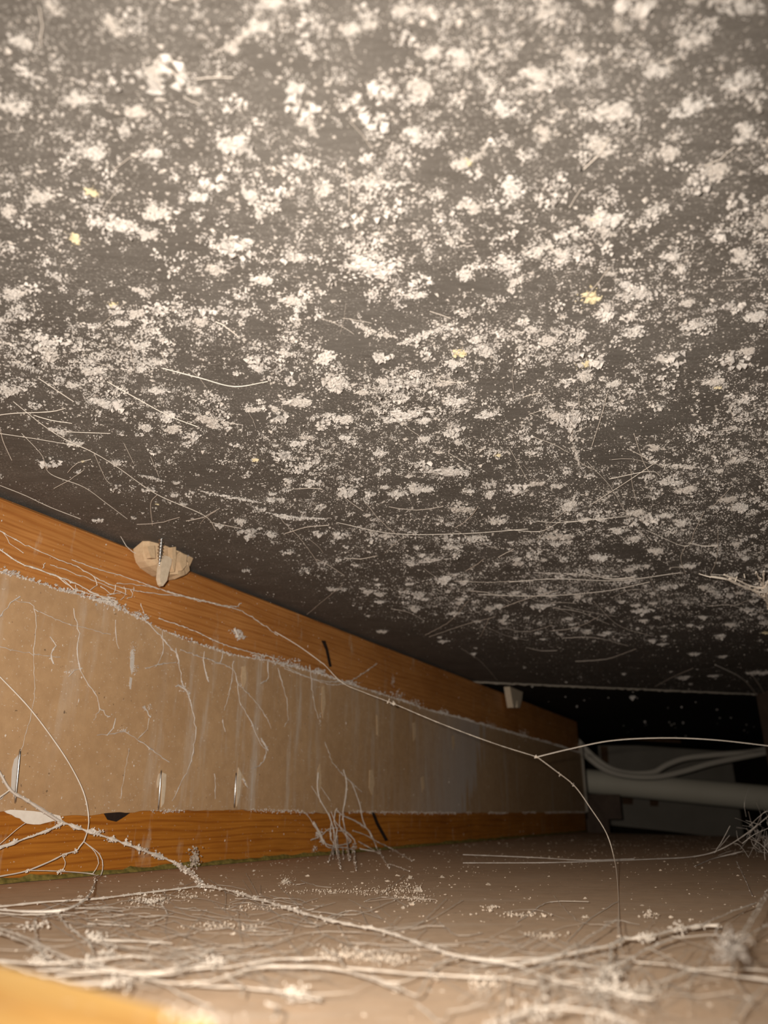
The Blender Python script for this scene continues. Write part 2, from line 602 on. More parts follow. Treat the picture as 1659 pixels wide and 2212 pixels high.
# torn pale flap at the lower edge
fp = [(8, 1752), (14, 1757), (24, 1760), (33, 1766), (42, 1768), (48, 1774), (56, 1779), (70, 1781), (84, 1781), (95, 1778), (112, 1774), (132, 1770), (128, 1762), (100, 1756), (70, 1752), (40, 1750), (20, 1749)]
MB().prism(wall_poly(fp, PO + 0.0004), (0, 0.0009, 0)).build('torn_flap', 'torn', board)
# staples, each with raised chips
for (xa, ya, xb, yb, w) in [(43, 1624, 33, 1730, 5.0), (348, 1667, 342, 1746, 3.4), (510, 1672, 506, 1742, 3.4)]:
    a, b = on_w(xa, ya, PO + 0.0016), on_w(xb, yb, PO + 0.0012)
    m_ = on_w((xa + xb) / 2, (ya + yb) / 2, PO + 0.0026)
    r_ = w * depth(m_) / F_PX / 2
    st = MB().tube(smooth_path([on_w(xa, ya, PO - 0.001), a, m_, b, on_w(xb, yb, PO - 0.001)], 0.003), r_, 8)
    st.build('staple', 'steel', panel, smooth=True)
chips = [
    [(29, 1640), (40, 1628), (36, 1690), (28, 1722), (22, 1700), (24, 1662)],
    [(349, 1669), (357, 1672), (356, 1700), (352, 1735), (346, 1744)],
    [(341, 1672), (346, 1668), (344, 1690), (338, 1702), (337, 1690)],
    [(513, 1658), (520, 1672), (519, 1690), (516, 1720), (509, 1742), (510, 1690)],
    [(519, 1670), (527, 1682), (534, 1698), (526, 1692), (519, 1682)],
    [(281, 1405), (286, 1402), (289, 1420), (287, 1446), (283, 1458), (279, 1440)],
    [(279, 1462), (284, 1465), (281, 1490), (277, 1482)],
    [(522, 1440), (529, 1438), (531, 1468), (524, 1490), (519, 1462)],
    [(694, 1484), (699, 1480), (702, 1520), (696, 1552), (693, 1530)],
    [(812, 1545), (815, 1545), (817, 1590), (813, 1588)],
    [(797, 1664), (804, 1662), (808, 1690), (803, 1718), (796, 1702)],
    [(685, 1662), (690, 1650), (693, 1690), (687, 1720), (683, 1700)],
    [(890, 1562), (896, 1560), (898, 1590), (892, 1602)],
    [(908, 1680), (914, 1676), (916, 1700), (911, 1712)],
    [(975, 1590), (980, 1588), (981, 1610), (977, 1622)],
]
for i, c in enumerate(chips):
    MB().prism(wall_poly(c, PO - 0.0006), (0, 0.0012 if i < 5 else 0.0009, 0)).build('raised_chip', 'splinter' if i in (1, 3, 2) else 'web_grey' if i in (0, 5, 6) else 'chip', board)
# pale end strip on the far edge of the panel
MB().box((S_END - 0.002, -0.045, 0.0), (S_END + 0.004, PO + 0.006, wall_sz(1256, 1608)[1])).build('end_strip', 'far', panel, WALL_M)

# dust lying on the upper and lower edges of the panel
ed = MB()
n = 5200
s = rng.uniform(-0.1, S_END, n)
k_ = vnoise(s, s * 0, 0.03, 31) * 0.7 + 0.3
zz = np.interp(s, S, zt) + np.abs(rng.normal(0, 0.0017, n)) * k_ - 0.0006
ed.flecks(np.stack([s, rng.uniform(0.0, PO + 0.0012, n), zz], 1), rng.uniform(0.0003, 0.0011, n) * (0.6 + k_))
n = 2400
s = rng.uniform(-0.1, S_END, n)
keep = vnoise(s, s * 0, 0.05, 32) > 0.35
s = s[keep]
n = len(s)
zz = np.interp(s, S, zb) + rng.normal(0, 0.0009, n)
ed.flecks(np.stack([s, rng.uniform(PO, PO + 0.0012, n), zz], 1), rng.uniform(0.0003, 0.0008, n))
# lumps of fluff along the upper edge
for (x, y, w) in [(230, 1303, 60), (250, 1310, 40), (300, 1330, 40), (20, 1238, 40), (600, 1428, 50), (640, 1437, 50), (560, 1420, 30), (760, 1475, 30), (860, 1505, 50), (900, 1520, 40), (960, 1540, 30), (1060, 1568, 40), (1130, 1590, 50), (512, 1365, 26), (517, 1375, 20), (690, 1450, 26)]:
    s0, z0 = wall_sz(x, y, PO)
    d_ = depth(on_w(x, y)) / F_PX
    k = 70
    C = np.stack([s0 + rng.normal(0, w * d_ * 0.35, k), rng.uniform(0, PO + 0.004, k), z0 + rng.normal(0, w * d_ * 0.11, k)], 1)
    ed.flecks(C, rng.uniform(0.0004, 0.0012, k))
for (x, y, w, h, k) in [(284, 1412, 7, 18, 60), (288, 1446, 8, 12, 50), (280, 1478, 3, 12, 16), (150, 1452, 12, 5, 30), (395, 1484, 9, 8, 40), (405, 1500, 5, 9, 30), (265, 1578, 14, 4, 40), (322, 1528, 6, 5, 26), (515, 1478, 6, 5, 24), (848, 1470, 7, 12, 60), (690, 1560, 5, 14, 30)]:
    s0, z0 = wall_sz(x, y, PO)
    d_ = depth(on_w(x, y)) / F_PX
    C = np.stack([s0 + rng.normal(0, w * d_ * 0.6, k), PO + np.abs(rng.normal(0, 0.0008, k)), z0 + rng.normal(0, h * d_ * 0.6, k)], 1)
    ed.flecks(C, rng.uniform(0.0002, 0.0007, k))
ed_o = ed.build('edge_dust', 'web_grey', panel, WALL_M)
tag(ed_o, kind='stuff')
# specks stuck to panel and rails
sp = MB()
n = 1500
s = rng.uniform(-0.1, S_END, n) ** 1.0
z = rng.uniform(FLOOR + 0.004, CEIL - 0.004, n)
on_panel = (z > np.interp(s, S, zb)) & (z < np.interp(s, S, zt))
o_ = np.where(on_panel, PO + 0.0008, 0.0003)
sz_ = rng.lognormal(-8.2, 0.5, n).clip(0.00012, 0.0011)
sp.flecks(np.stack([s, o_, z], 1), np.stack([sz_, sz_ * 0.6, sz_ * rng.uniform(0.8, 2.5, n)], 1))
tag(sp.build('stuck_specks', 'web_dusty', panel, WALL_M), kind='stuff')

# ================================================================== FOREGROUND BATTEN
FH = 0.021
A = on_f(-60, 2060, FH)
B = on_f(300, 2152, FH)
bd = B - A
bd /= np.linalg.norm(bd)
bn = np.array([-bd[1], bd[0], 0])
B = on_f(470, 2206, FH)
A = A - bd * 0.16
fm_ = Matrix(((bd[0], bn[0], 0, A[0]), (bd[1], bn[1], 0, A[1]), (0, 0, 1, FLOOR), (0, 0, 0, 1)))
L = float(np.linalg.norm(B - A))
b = MB()
ring = [(-0.034, 0.0004), (0.0, 0.0004), (0.0, FH - 0.002), (-0.002, FH), (-0.032, FH), (-0.034, FH - 0.002)]
xs = np.linspace(0, L, 20)
V = [(x, y, z) for x in xs for y, z in ring]
Q = [(i * 6 + k, i * 6 + (k + 1) % 6, (i + 1) * 6 + (k + 1) % 6, (i + 1) * 6 + k) for i in range(19) for k in range(6)]
T = [(0, k, k + 1) for k in range(1, 5)] + [(114, 114 + k + 1, 114 + k) for k in range(1, 5)]
b.add(V, T, Q)
front = empty('pine_batten', tuple(A[:2]) + (FLOOR,))
tag(front, 'short bright pine batten lying on the floor under cobwebs', 'batten')
b.build('beam', 'pine_front', front, fm_)
fl_ = MB()
C = np.stack([L + rng.normal(-0.001, 0.003, 30), rng.normal(-0.003, 0.002, 30), FH + np.abs(rng.normal(0, 0.0004, 30))], 1)
fl_.flecks(C, rng.uniform(0.0002, 0.0004, 30))
tag(fl_.build('end_fluff', 'web_floor', front, fm_), kind='stuff')

# ================================================================== BROKEN-OUT BLOCK WITH SCREW
CZ = CEIL


def hang(x, y, ref):
    """pixel on the upright plane through ref, facing the cavity along the left wall"""
    r = ray(x, y)
    return r * ((ref @ NW) / (r @ NW))


ref = on_c(350, 1178)
blk = empty('splintered_wood', ref)
tag(blk, 'splintered tan wood torn from the ceiling around a screw by the rail', 'wood chip')
front_px = [(311, 1176), (340, 1176), (405, 1175), (408, 1187), (405, 1190), (411, 1196), (411, 1204), (408, 1213), (408, 1222), (406, 1232), (400, 1240), (392, 1243), (382, 1246), (376, 1241), (364, 1240), (352, 1236), (340, 1228), (326, 1218), (317, 1206), (313, 1192)]
P = np.array([hang(x, y, ref) for x, y in front_px]) - NW * 0.007 + DW * 0.005
cen = P.mean(0)
top_c = cen.copy()
top_c[2] = CZ
Vs, Ts = [], []
# layered chunk: rough front made of rings with depth noise
rings = [1.0, 0.93, 0.6, 0.3]
n = len(P)
for k, f in enumerate(rings):
    for i in range(n):
        q = top_c + (P[i] - top_c) * f
        if i in (0, 1, 2):
            q[2] = CZ + 0.0002
        Vs.append(q + NW * ((0.0, 0.006, 0.0085, 0.009)[k] + rng.normal(0, 0.0009) * (k > 0)))
Vs.append(top_c + NW * 0.009)
back0 = len(Vs)
for i in range(n):
    Vs.append(P[i] - NW * 0.010)
Q = []
for k in range(3):
    Q += [(k * n + i, k * n + (i + 1) % n, (k + 1) * n + (i + 1) % n, (k + 1) * n + i) for i in range(n)]
Ts = [(3 * n + i, 3 * n + (i + 1) % n, 4 * n) for i in range(n)]
Q += [(i, back0 + i, back0 + (i + 1) % n, (i + 1) % n) for i in range(n)]
Ts += [(back0, back0 + i + 1, back0 + i) for i in range(1, n - 1)]
MB().add(Vs, Ts, Q).build('chunk', 'chip', blk)
# loose splinter in front
spx = [(357, 1200), (366, 1203), (372, 1208), (370, 1220), (365, 1236), (361, 1254), (352, 1266), (348, 1262), (345, 1250), (347, 1228), (350, 1212)]
ref2 = ref + NW * 0.014
P2 = [hang(x, y, ref2) for x, y in spx]
MB().prism(P2, -NW * 0.004).build('splinter', 'splinter', blk)
for pts in ([(372, 1182), (380, 1181), (381, 1205), (377, 1235), (373, 1225)], [(392, 1196), (404, 1200), (402, 1222), (394, 1232), (388, 1214)], [(318, 1180), (334, 1178), (336, 1206), (326, 1205)]):
    MB().prism([hang(x, y, ref + NW * 0.0095) for x, y in pts], -NW * 0.005).build('splinter', 'chip', blk)
# the screw
sa = hang(348, 1174, ref + NW * 0.0125)
sa[2] = CZ
sb = hang(344, 1222, ref + NW * 0.0125)
ax = (sb - sa) / np.linalg.norm(sb - sa)
Ls = float(np.linalg.norm(sb - sa))
nseg, sides = 110, 12
pr = []
px_ = depth(sa) / F_PX
a1 = np.cross(ax, NW)
a1 /= np.linalg.norm(a1)
a2 = np.cross(ax, a1)
V = []
for i in range(nseg + 1):
    f = i / nseg
    r0 = px_ * 5.6 * (1.0 if f < 0.55 else 1 - 0.85 * ((f - 0.55) / 0.45) ** 1.3)
    for k in range(sides):
        an = 2 * math.pi * k / sides
        ph = (f * 8.5 - k / sides) % 1.0
        th = max(0, 1 - abs(ph - 0.5) / 0.26)
        r = r0 * (0.72 + 0.5 * th)
        V.append(sa + ax * Ls * f + r * (math.cos(an) * a1 + math.sin(an) * a2))
Q = [(i * sides + k, i * sides + (k + 1) % sides, (i + 1) * sides + (k + 1) % sides, (i + 1) * sides + k) for i in range(nseg) for k in range(sides)]
MB().add(V, None, Q).build('screw', 'steel', blk, smooth=True)

# a second, small splinter pair further down the rail
ref = on_c(1102, 1496)
sm = empty('splintered_wood', ref)
tag(sm, 'small pale splintered wood stub hanging from the far ceiling near the rail', 'wood chip')
for pts in ([(1089, 1496), (1103, 1497), (1104, 1512), (1101, 1529), (1096, 1529), (1093, 1512)], [(1103, 1497), (1117, 1498), (1115, 1512), (1110, 1530), (1105, 1529), (1104, 1512)]):
    P = [hang(x, y, ref) for x, y in pts]
    P[0][2] = P[1][2] = CEIL + 0.0058
    MB().prism(P, NW * 0.012).build('splinter', 'splinter', sm)

# ================================================================== FAR BAY: board, pipe, cables, post
FY = 2.9


def on_y(x, y, Y):
    r = ray(x, y)
    return r * (Y / r[1])


far = empty('grey_board', on_y(1450, 1790, FY))
tag(far, 'grey back board far inside the cavity behind the pale pipe', 'board')
P = [on_y(x, y, FY) for x, y in [(1292, 1607), (1400, 1612), (1520, 1620), (1720, 1632), (1760, 1850), (1600, 1815), (1450, 1796), (1306, 1781)]]
MB().prism(P, (0, 0.012, 0)).build('board', 'far', far)
for c in ([(1343, 1716), (1368, 1717), (1366, 1738), (1345, 1737)], [(1403, 1721), (1423, 1722), (1421, 1742), (1404, 1741)], [(1296, 1612), (1312, 1613), (1314, 1650), (1300, 1648)]):
    MB().prism([on_y(x, y, FY - 0.001) for x, y in c], (0, -0.004, 0)).build('dark_patch', 'brown', far)

pp = MB()
a, c = on_y(1180, 1679, 2.55), on_y(1800, 1738, 2.35)
pts = [a + (c - a) * f for f in np.linspace(0, 1, 12)]
pp.tube(pts, 22.0 * 2.7 / F_PX, 24)
tag(reloc(pp.build('pipe', 'pipe', smooth=True), a), 'pale round pipe running across the far bay below the sagging cables', 'pipe')

for lab, pth, w in (('upper of two sagging pale cables above the far pipe', [(1205, 1560), (1240, 1592), (1275, 1628), (1315, 1658), (1360, 1670), (1410, 1668), (1440, 1652), (1480, 1638), (1540, 1631), (1640, 1622), (1720, 1600)], 11), ('lower of two sagging pale cables, resting near the far pipe', [(1200, 1570), (1236, 1600), (1268, 1634), (1310, 1664), (1360, 1677), (1420, 1678), (1480, 1665), (1540, 1648), (1640, 1628), (1720, 1612)], 11)):
    Y_ = 2.32 if 'upper' in lab else 2.28
    P = smooth_path([on_y(x, y, Y_) for x, y in pth], 0.01)
    cb = MB().tube(P, w * Y_ / F_PX / 2 * 1.08, 10)
    tag(reloc(cb.build('cable', 'cable', smooth=True), P[0]), lab, 'cable', 'cables in the far bay')

# dark noggin block behind the panel end, standing on the floor
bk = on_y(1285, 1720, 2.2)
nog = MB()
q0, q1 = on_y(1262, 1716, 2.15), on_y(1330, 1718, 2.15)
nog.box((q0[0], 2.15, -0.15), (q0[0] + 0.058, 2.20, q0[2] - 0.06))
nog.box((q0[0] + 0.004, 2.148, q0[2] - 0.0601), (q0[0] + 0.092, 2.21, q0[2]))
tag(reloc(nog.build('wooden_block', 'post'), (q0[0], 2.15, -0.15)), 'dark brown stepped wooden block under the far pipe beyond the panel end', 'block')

# pale rim: dusty timber edge beyond the panel, just under the ceiling
rm = MB()
P = smooth_path([on_y(x, y, 2.6) for x, y in [(1190, 1572), (1235, 1582), (1300, 1590), (1400, 1598), (1470, 1602)]], 0.02)
rm.tube(P, 0.0045, 6)
tag(reloc(rm.build('thin_batten', 'brown'), P[0]), 'thin dusty batten at the top of the far grey board', 'batten')

# post at the right
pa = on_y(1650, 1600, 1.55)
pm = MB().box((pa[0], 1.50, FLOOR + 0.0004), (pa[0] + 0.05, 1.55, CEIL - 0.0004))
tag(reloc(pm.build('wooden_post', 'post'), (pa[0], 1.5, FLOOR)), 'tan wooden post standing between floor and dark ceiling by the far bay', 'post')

# dusty lip at the ceiling seam
lip = MB()
k = 160
f = np.linspace(0, 1, k)
A_, B_ = SEAM_A - sd * 0.05, SEAM_B + sd * 0.25
P = A_[None] + (B_ - A_)[None] * f[:, None]
P[:, 2] = CEIL - 0.001
P += rng.normal(0, 0.0005, P.shape)
lip.tube(P, 0.0021 + rng.uniform(-0.0005, 0.0005, k), 6)
lo = lip.build('seam_edge', 'far', ceiling)

# ================================================================== DUST ON THE CEILING


def density(X, Y):
    w = wall_dist(X, Y)
    d = np.clip((w - 0.03) / 0.15, 0, 1) ** 1.2
    n1 = vnoise(X, Y, 0.055, 41)
    n2 = vnoise(X, Y, 0.020, 42)
    n3 = vnoise(X + 0.3 * Y, Y, 0.008, 43)
    n4 = vnoise(X - 0.2 * Y, Y, 0.0038, 44)
    nn = 0.24 * n1 + 0.28 * n2 + 0.26 * n3 + 0.22 * n4
    far_ = np.clip((1.12 - Y) / 0.40, 0.05, 1)
    return np.clip((nn - 0.30) * 2.6, 0.03, 1) * np.clip(d, 0.07, 1) * far_


def seam_ok(X, Y):
    nrm = np.array([-sd[1], sd[0]])
    return (X - SEAM_A[0]) * nrm[0] + (Y - SEAM_A[1]) * nrm[1] < -0.004


def sample(n, power=1.0):
    X = rng.uniform(-0.5, 1.15, n)
    Y = rng.uniform(-0.05, 1.6, n)
    # keep what this camera or one a step aside could see
    ok = (wall_dist(X, Y) > 0.006) & seam_ok(X, Y) & (np.abs(X) < 0.20 + 0.62 * np.maximum(Y, 0)) & (Y > 0.02)
    X, Y = X[ok], Y[ok]
    ok = rng.random(len(X)) < density(X, Y) ** power
    return X[ok], Y[ok]


dm = MB()
X, Y = sample(900000)
n = len(X)
s = rng.lognormal(math.log(0.00030), 0.5, n).clip(0.00012, 0.0012)
dm.flecks(np.stack([X, Y, CEIL - s * rng.uniform(0.1, 0.8, n)], 1), np.stack([s * rng.uniform(0.9, 1.7, n), s * 1.1, s * rng.uniform(0.7, 1.5, n)], 1))
print('specks', n)
# fluffs: bundles of flecks
X, Y = sample(60000, 2.0)
n = len(X)
print('fluffs', n)
R = rng.lognormal(math.log(0.00125), 0.55, n).clip(0.0006, 0.0045)
m_ = 52000
Xn, Yn = rng.uniform(-0.30, 0.34, m_), rng.uniform(0.03, 0.50, m_)
ok = (np.abs(Xn) < 0.12 + 0.6 * Yn) & (wall_dist(Xn, Yn) > 0.03) & (rng.random(m_) < density(Xn, Yn) ** 2.2 * np.clip((0.52 - Yn) / 0.2, 0, 1) * 0.45)
X, Y = np.concatenate([X, Xn[ok]]), np.concatenate([Y, Yn[ok]])
R = np.concatenate([R, rng.lognormal(math.log(0.0011), 0.5, int(ok.sum())).clip(0.0005, 0.0038)])
n = len(X)
print('with near fluffs', n)
k = 14
C = np.repeat(np.stack([X, Y, np.full(n, CEIL)], 1), k, 0)
RR = np.repeat(R, k)
off = rng.normal(0, 1, (n * k, 3))
off *= np.array([0.8, 0.6, 0.0])
C = C + off * RR[:, None] * 0.8
C[:, 2] -= np.abs(rng.normal(0, 0.72, n * k)) * RR
q = RR * rng.uniform(0.12, 0.36, n * k)
tag(MB().flecks(C, q).build('dust_tufts', 'fluff', ceiling), kind='stuff')
tag(dm.build('ceiling_dust', 'speck', ceiling), kind='stuff')


def clump_mesh(seed, n=95, fib=9, solid=False):
    """unit clump hanging below z=0: crumbly lumps run together, radius about 1"""
    r = np.random.default_rng(seed)
    mb = MB()
    nb = int(r.integers(4, 8))
    bc = np.stack([r.uniform(-0.7, 0.7, nb), r.uniform(-0.6, 0.6, nb), r.uniform(-0.3, 0, nb)], 1)
    bc[0] = 0
    br = r.uniform(0.22, 0.46, nb)
    i = r.integers(0, nb, n)
    C = bc[i] + r.normal(0, 0.62, (n, 3)) * br[i][:, None]
    C[:, 2] = -np.abs(C[:, 2]) - 0.02
    C[:, 2] *= np.clip(1.25 - np.hypot(C[:, 0], C[:, 1]), 0.15, 1)
    mb.flecks(C, r.uniform(0.07, 0.23, n) * (1.5 if solid else 1.0))
    # thin loose specks round about
    a = r.uniform(0, 6.28, n // 2)
    q = r.uniform(0.6, 1.35, n // 2)
    mb.flecks(np.stack([q * np.cos(a), q * np.sin(a), -0.03 + 0 * a], 1), r.uniform(0.03, 0.09, n // 2))
    for _ in range(fib):
        j = r.integers(0, n)
        p = C[j]
        t = r.normal(0, 1, 3)
        t /= np.linalg.norm(t)
        t[2] = -abs(t[2]) * 0.6
        mb.tube([p, p + t * 0.22 + r.normal(0, 0.05, 3), p + t * r.uniform(0.3, 0.6)], [0.02, 0.014, 0.006], 3)
    return mb.mesh('dust_clump')


def ridge_mesh(seed, n=150):
    r = np.random.default_rng(seed)
    mb = MB()
    u = r.uniform(-1, 1, n)
    ph = r.random(3) * 6.28
    wd_ = np.clip(1 - np.abs(u) ** 2.2, 0.12, 1) * (0.6 + 0.4 * np.sin(5 * u + ph[0]) ** 2)
    y = 0.5 * np.sin(2.2 * u + ph[1]) + r.normal(0, 0.38, n) * wd_
    z = -np.abs(r.normal(0, 0.55, n)) * wd_ - 0.03
    sz = r.uniform(0.16, 0.42, n) * (0.5 + 0.5 * wd_)
    mb.flecks(np.stack([u, y, z], 1), np.stack([sz * 0.16, sz, sz], 1))
    return mb.mesh('dust_ridge')


CL = [clump_mesh(100 + i) for i in range(9)]
for me in CL:
    me.materials.append(M['dust'])
RDG = [ridge_mesh(150 + i) for i in range(5)]
for me in RDG:
    me.materials.append(M['dust'])
CLY = [clump_mesh(200 + i, 40, 2, True) for i in range(3)]
for me in CLY:
    me.materials.append(M['yellow'])

LAB_C = 'fluffy pale dust clump clinging to the dark ceiling board'
LAB_Y = 'yellowish crumb stuck among the grey dust on the ceiling'
placed = []


def clump(p, rx, ry, rz, rot, kind='c'):
    me = {'y': CLY, 'r': RDG, 'c': CL}[kind]
    me = me[int(rng.integers(0, len(me)))]
    o = bpy.data.objects.new({'y': 'yellow_crumb', 'r': 'dust_ridge', 'c': 'dust_clump'}[kind], me)
    o.location = (float(p[0]), float(p[1]), CEIL)
    o.scale = (rx, ry, rz)
    o.rotation_euler = (0, 0, rot)
    col.objects.link(o)
    placed.append((p[0], p[1], max(rx, ry)))
    if kind == 'y':
        tag(o, LAB_Y, 'crumb', 'yellowish crumbs on the ceiling')
    elif kind == 'r':
        tag(o, 'long ridge of pale dust drawn out along the dark ceiling board', 'dust', 'dust ridges on the ceiling')
    else:
        w = wall_dist(p[0], p[1])
        if w < 0.14:
            lab, g = 'pale dust clump on the cleaner strip of ceiling beside the upper pine rail', 'dust clumps beside the rail'
        elif p[1] > 0.85:
            lab, g = 'pale dust clump on the ceiling close to the far seam', 'dust clumps near the seam'
        elif rx > 0.0085:
            lab, g = 'large fluffy pale dust clump clinging to the dark ceiling board', 'large dust clumps on the ceiling'
        elif rx > 0.0058:
            lab, g = 'medium fluffy pale dust clump clinging to the dark ceiling board', 'medium dust clumps on the ceiling'
        else:
            lab, g = 'small crumbly pale dust clump clinging to the dark ceiling board', 'small dust clumps on the ceiling'
        tag(o, lab, 'dust', g)
    return o


HAND = [
    (110, 20, 45, 30), (330, 165, 50, 70), (40, 235, 60, 40), (170, 220, 50, 40), (300, 250, 60, 40), (200, 340, 60, 40), (590, 12, 60, 30),
    (500, 120, 34, 56), (560, 62, 60, 40), (640, 200, 50, 60), (660, 275, 40, 70), (700, 425, 44, 60), (765, 72, 50, 50), (800, 62, 40, 50),
    (862, 30, 40, 30), (930, 120, 50, 30), (1000, 130, 60, 40), (1170, 180, 90, 40), (1180, 32, 60, 30), (1332, 62, 40, 40), (1500, 92, 80, 50),
    (1602, 22, 80, 40), (1340, 252, 110, 60), (1490, 242, 70, 60), (1100, 412, 80, 50), (1000, 362, 50, 40), (1310, 482, 90, 60), (1540, 382, 70, 60),
    (1290, 322, 90, 40), (1180, 302, 50, 60), (500, 312, 80, 40), (340, 332, 60, 30), (545, 432, 40, 60), (260, 492, 80, 30), (320, 512, 50, 30),
    (790, 582, 130, 46), (460, 590, 40, 40), (580, 610, 60, 40), (295, 682, 50, 35), (1090, 572, 70, 40), (1640, 690, 60, 46), (700, 782, 60, 40),
    (640, 652, 60, 30), (105, 745, 35, 40), (345, 795, 26, 62), (200, 805, 62, 38), (720, 838, 70, 56), (660, 872, 80, 36), (545, 887, 40, 26),
    (460, 918, 60, 28), (370, 932, 48, 26), (312, 928, 36, 26), (870, 902, 90, 30), (750, 912, 60, 36), (1330, 832, 40, 24), (1195, 902, 40, 22),
    (985, 1022, 95, 26), (1555, 826, 55, 34), (1500, 706, 50, 26), (1620, 762, 46, 26), (930, 1062, 40, 36), (1075, 1132, 40, 40), (1000, 1102, 60, 26),
    (1210, 1162, 70, 30), (1380, 1112, 50, 34), (1440, 1117, 36, 26), (1490, 1062, 60, 34), (1580, 1082, 50, 24), (1160, 1047, 44, 18), (930, 1212, 50, 14),
    (720, 1275, 28, 16), (1500, 1415, 24, 16), (1475, 1466, 30, 14), (1640, 1456, 54, 20), (1545, 1462, 30, 12), (1560, 1420, 22, 10), (20, 850, 50, 40),
    (30, 640, 60, 30), (130, 935, 40, 20), (560, 800, 40, 26), (430, 700, 40, 26), (900, 640, 50, 30), (1000, 600, 44, 30), (1180, 740, 50, 26),
    (1430, 780, 46, 28), (1380, 640, 44, 26), (1460, 560, 50, 36), (1600, 560, 50, 40), (1050, 900, 44, 24), (960, 830, 44, 26), (640, 560, 44, 30),
    (90, 430, 60, 36), (430, 430, 50, 36), (900, 300, 50, 36), (1080, 240, 60, 36), (240, 60, 60, 40), (420, 200, 40, 40), (60, 100, 60, 50),
    (930, 30, 50, 30), (1420, 160, 60, 44), (1600, 180, 60, 44), (1240, 130, 46, 40), (1440, 340, 60, 40), (1610, 300, 60, 50), (1220, 560, 60, 34),
]
RIDGES = [  # streaks: start and end in the photograph
    (760, 690, 850, 730, 26), (860, 738, 985, 700, 24), (745, 402, 880, 388, 30), (1240, 880, 1245, 1000, 26), (300, 1025, 355, 1038, 14), (440, 1060, 560, 1085, 14),
    (580, 1108, 700, 1120, 18), (640, 690, 655, 640, 20), (400, 890, 520, 915, 16), (1160, 1236, 1330, 1244, 12), (1250, 470, 1330, 500, 40), (480, 300, 560, 340, 30),
    (530, 400, 560, 470, 26), (1040, 150, 1060, 200, 24), (640, 230, 690, 290, 30), (1390, 470, 1440, 440, 22), (200, 470, 320, 505, 26), (20, 780, 90, 800, 26), (1010, 350, 1060, 300, 22),
    (560, 30, 480, 110, 26), (340, 120, 350, 200, 34), (1430, 1000, 1500, 1010, 20), (830, 590, 740, 570, 30),
]
for (x, y, w, h) in HAND:
    p = on_c(x, y - h * 0.25)
    t = depth(p) / F_PX
    rx = w * t * 0.5
    g = ray(x, y)[2]
    ry = min(rx, 0.5 * rx + 0.5 * h * t * 0.5 / max(g, 0.25)) * rng.uniform(0.8, 1.0)
    rz = min(rx * 1.0, h * t * 0.62)
    clump(p, rx, ry, rz, rng.uniform(-0.3, 0.3))
for (x, y, w, h) in [(200, 420, 34, 24), (160, 522, 44, 32), (242, 664, 24, 36), (1268, 650, 60, 36), (995, 768, 36, 36), (1264, 790, 42, 22), (555, 996, 26, 18), (1652, 1370, 26, 16), (1290, 475, 40, 30), (1010, 355, 26, 20), (1075, 985, 20, 20), (178, 998, 12, 12), (1552, 838, 22, 14), (340, 1090, 10, 8)]:
    p = on_c(x, y - h * 0.2)
    t = depth(p) / F_PX
    clump(p, w * t * 0.5, w * t * 0.42, min(h, w) * t * 0.42, rng.uniform(0, 6.28), 'y')
for (xa, ya, xb, yb, w) in RIDGES:
    a, b2 = on_c(xa, ya), on_c(xb, yb)
    v = b2 - a
    t = depth(a) / F_PX
    clump((a + b2) / 2, float(np.linalg.norm(v)) * 0.55, w * t * 0.5, w * t * 0.5, math.atan2(v[1], v[0]), 'r')
# further clumps scattered where the dust is thick
need = 300 - len(HAND)
while need > 0:
    X, Y = sample(400)
    for x, y in zip(X, Y):
        if need <= 0:
            break
        if y > 1.15 or abs(x) > 0.05 + 0.5 * y:
            continue
        if any((x - a) ** 2 + (y - b2) ** 2 < (0.7 * r + 0.006) ** 2 for a, b2, r in placed):
            continue
        r = float(np.clip(rng.lognormal(math.log(0.0052), 0.3), 0.003, 0.010)) * (0.55 + 0.6 * min(y, 0.9))
        clump((x, y), r * rng.uniform(0.85, 1.3), r * 0.9, r * rng.uniform(0.75, 1.25), rng.uniform(-0.6, 0.6))
        need -= 1
# smaller clumps: one mass of stuff
sc = MB()
X, Y = sample(5200)
tv, tq = [], []
for x, y in zip(X, Y):
    r = float(np.clip(rng.lognormal(math.log(0.0030), 0.35), 0.0015, 0.0065))
    k = int(rng.integers(14, 26))
    a = rng.uniform(0, 6.28, k)
    q = np.sqrt(rng.random(k)) * r
    z = CEIL - rng.random(k) * np.sqrt(np.clip(1 - (q / r) ** 2, 0.02, 1)) * r * 1.15
    sc.flecks(np.stack([x + q * np.cos(a) * 1.25, y + q * np.sin(a) * 0.9, z], 1), rng.uniform(0.16, 0.42, k) * r)
print('small clumps', len(X))
tag(sc.build('dust_fluff', 'fluff', ceiling), kind='stuff')
# few crumbs on the board beyond the seam
rb = MB()
X = rng.uniform(0.2, 1.1, 90)
Y = rng.uniform(1.45, 2.6, 90)
ok = ~seam_ok(X, Y) & (wall_dist(X, Y) > 0.02)
X, Y = X[ok], Y[ok]
s = rng.lognormal(math.log(0.0022), 0.5, len(X)).clip(0.001, 0.007)
rb.flecks(np.stack([X, Y, CEIL + 0.006 - s * 0.3], 1), s)
tag(rb.build('far_dust', 'dust', ceiling), kind='stuff')

# ================================================================== COBWEBS


def Z(x0, y0, sc_):
    return lambda pts: [(x0 + sc_ * a, y0 + sc_ * b2) for a, b2 in pts]


def place(path, spec):
    """pixel path on a surface: spec = (plane, v0[, v1]) offsets from first to last point"""
    pl, v0 = spec[0], spec[1]
    v1 = spec[2] if len(spec) > 2 else v0
    n = len(path)
    return np.array([PLANE[pl](x, y, v0 + (v1 - v0) * i / max(1, n - 1)) for i, (x, y) in enumerate(path)])


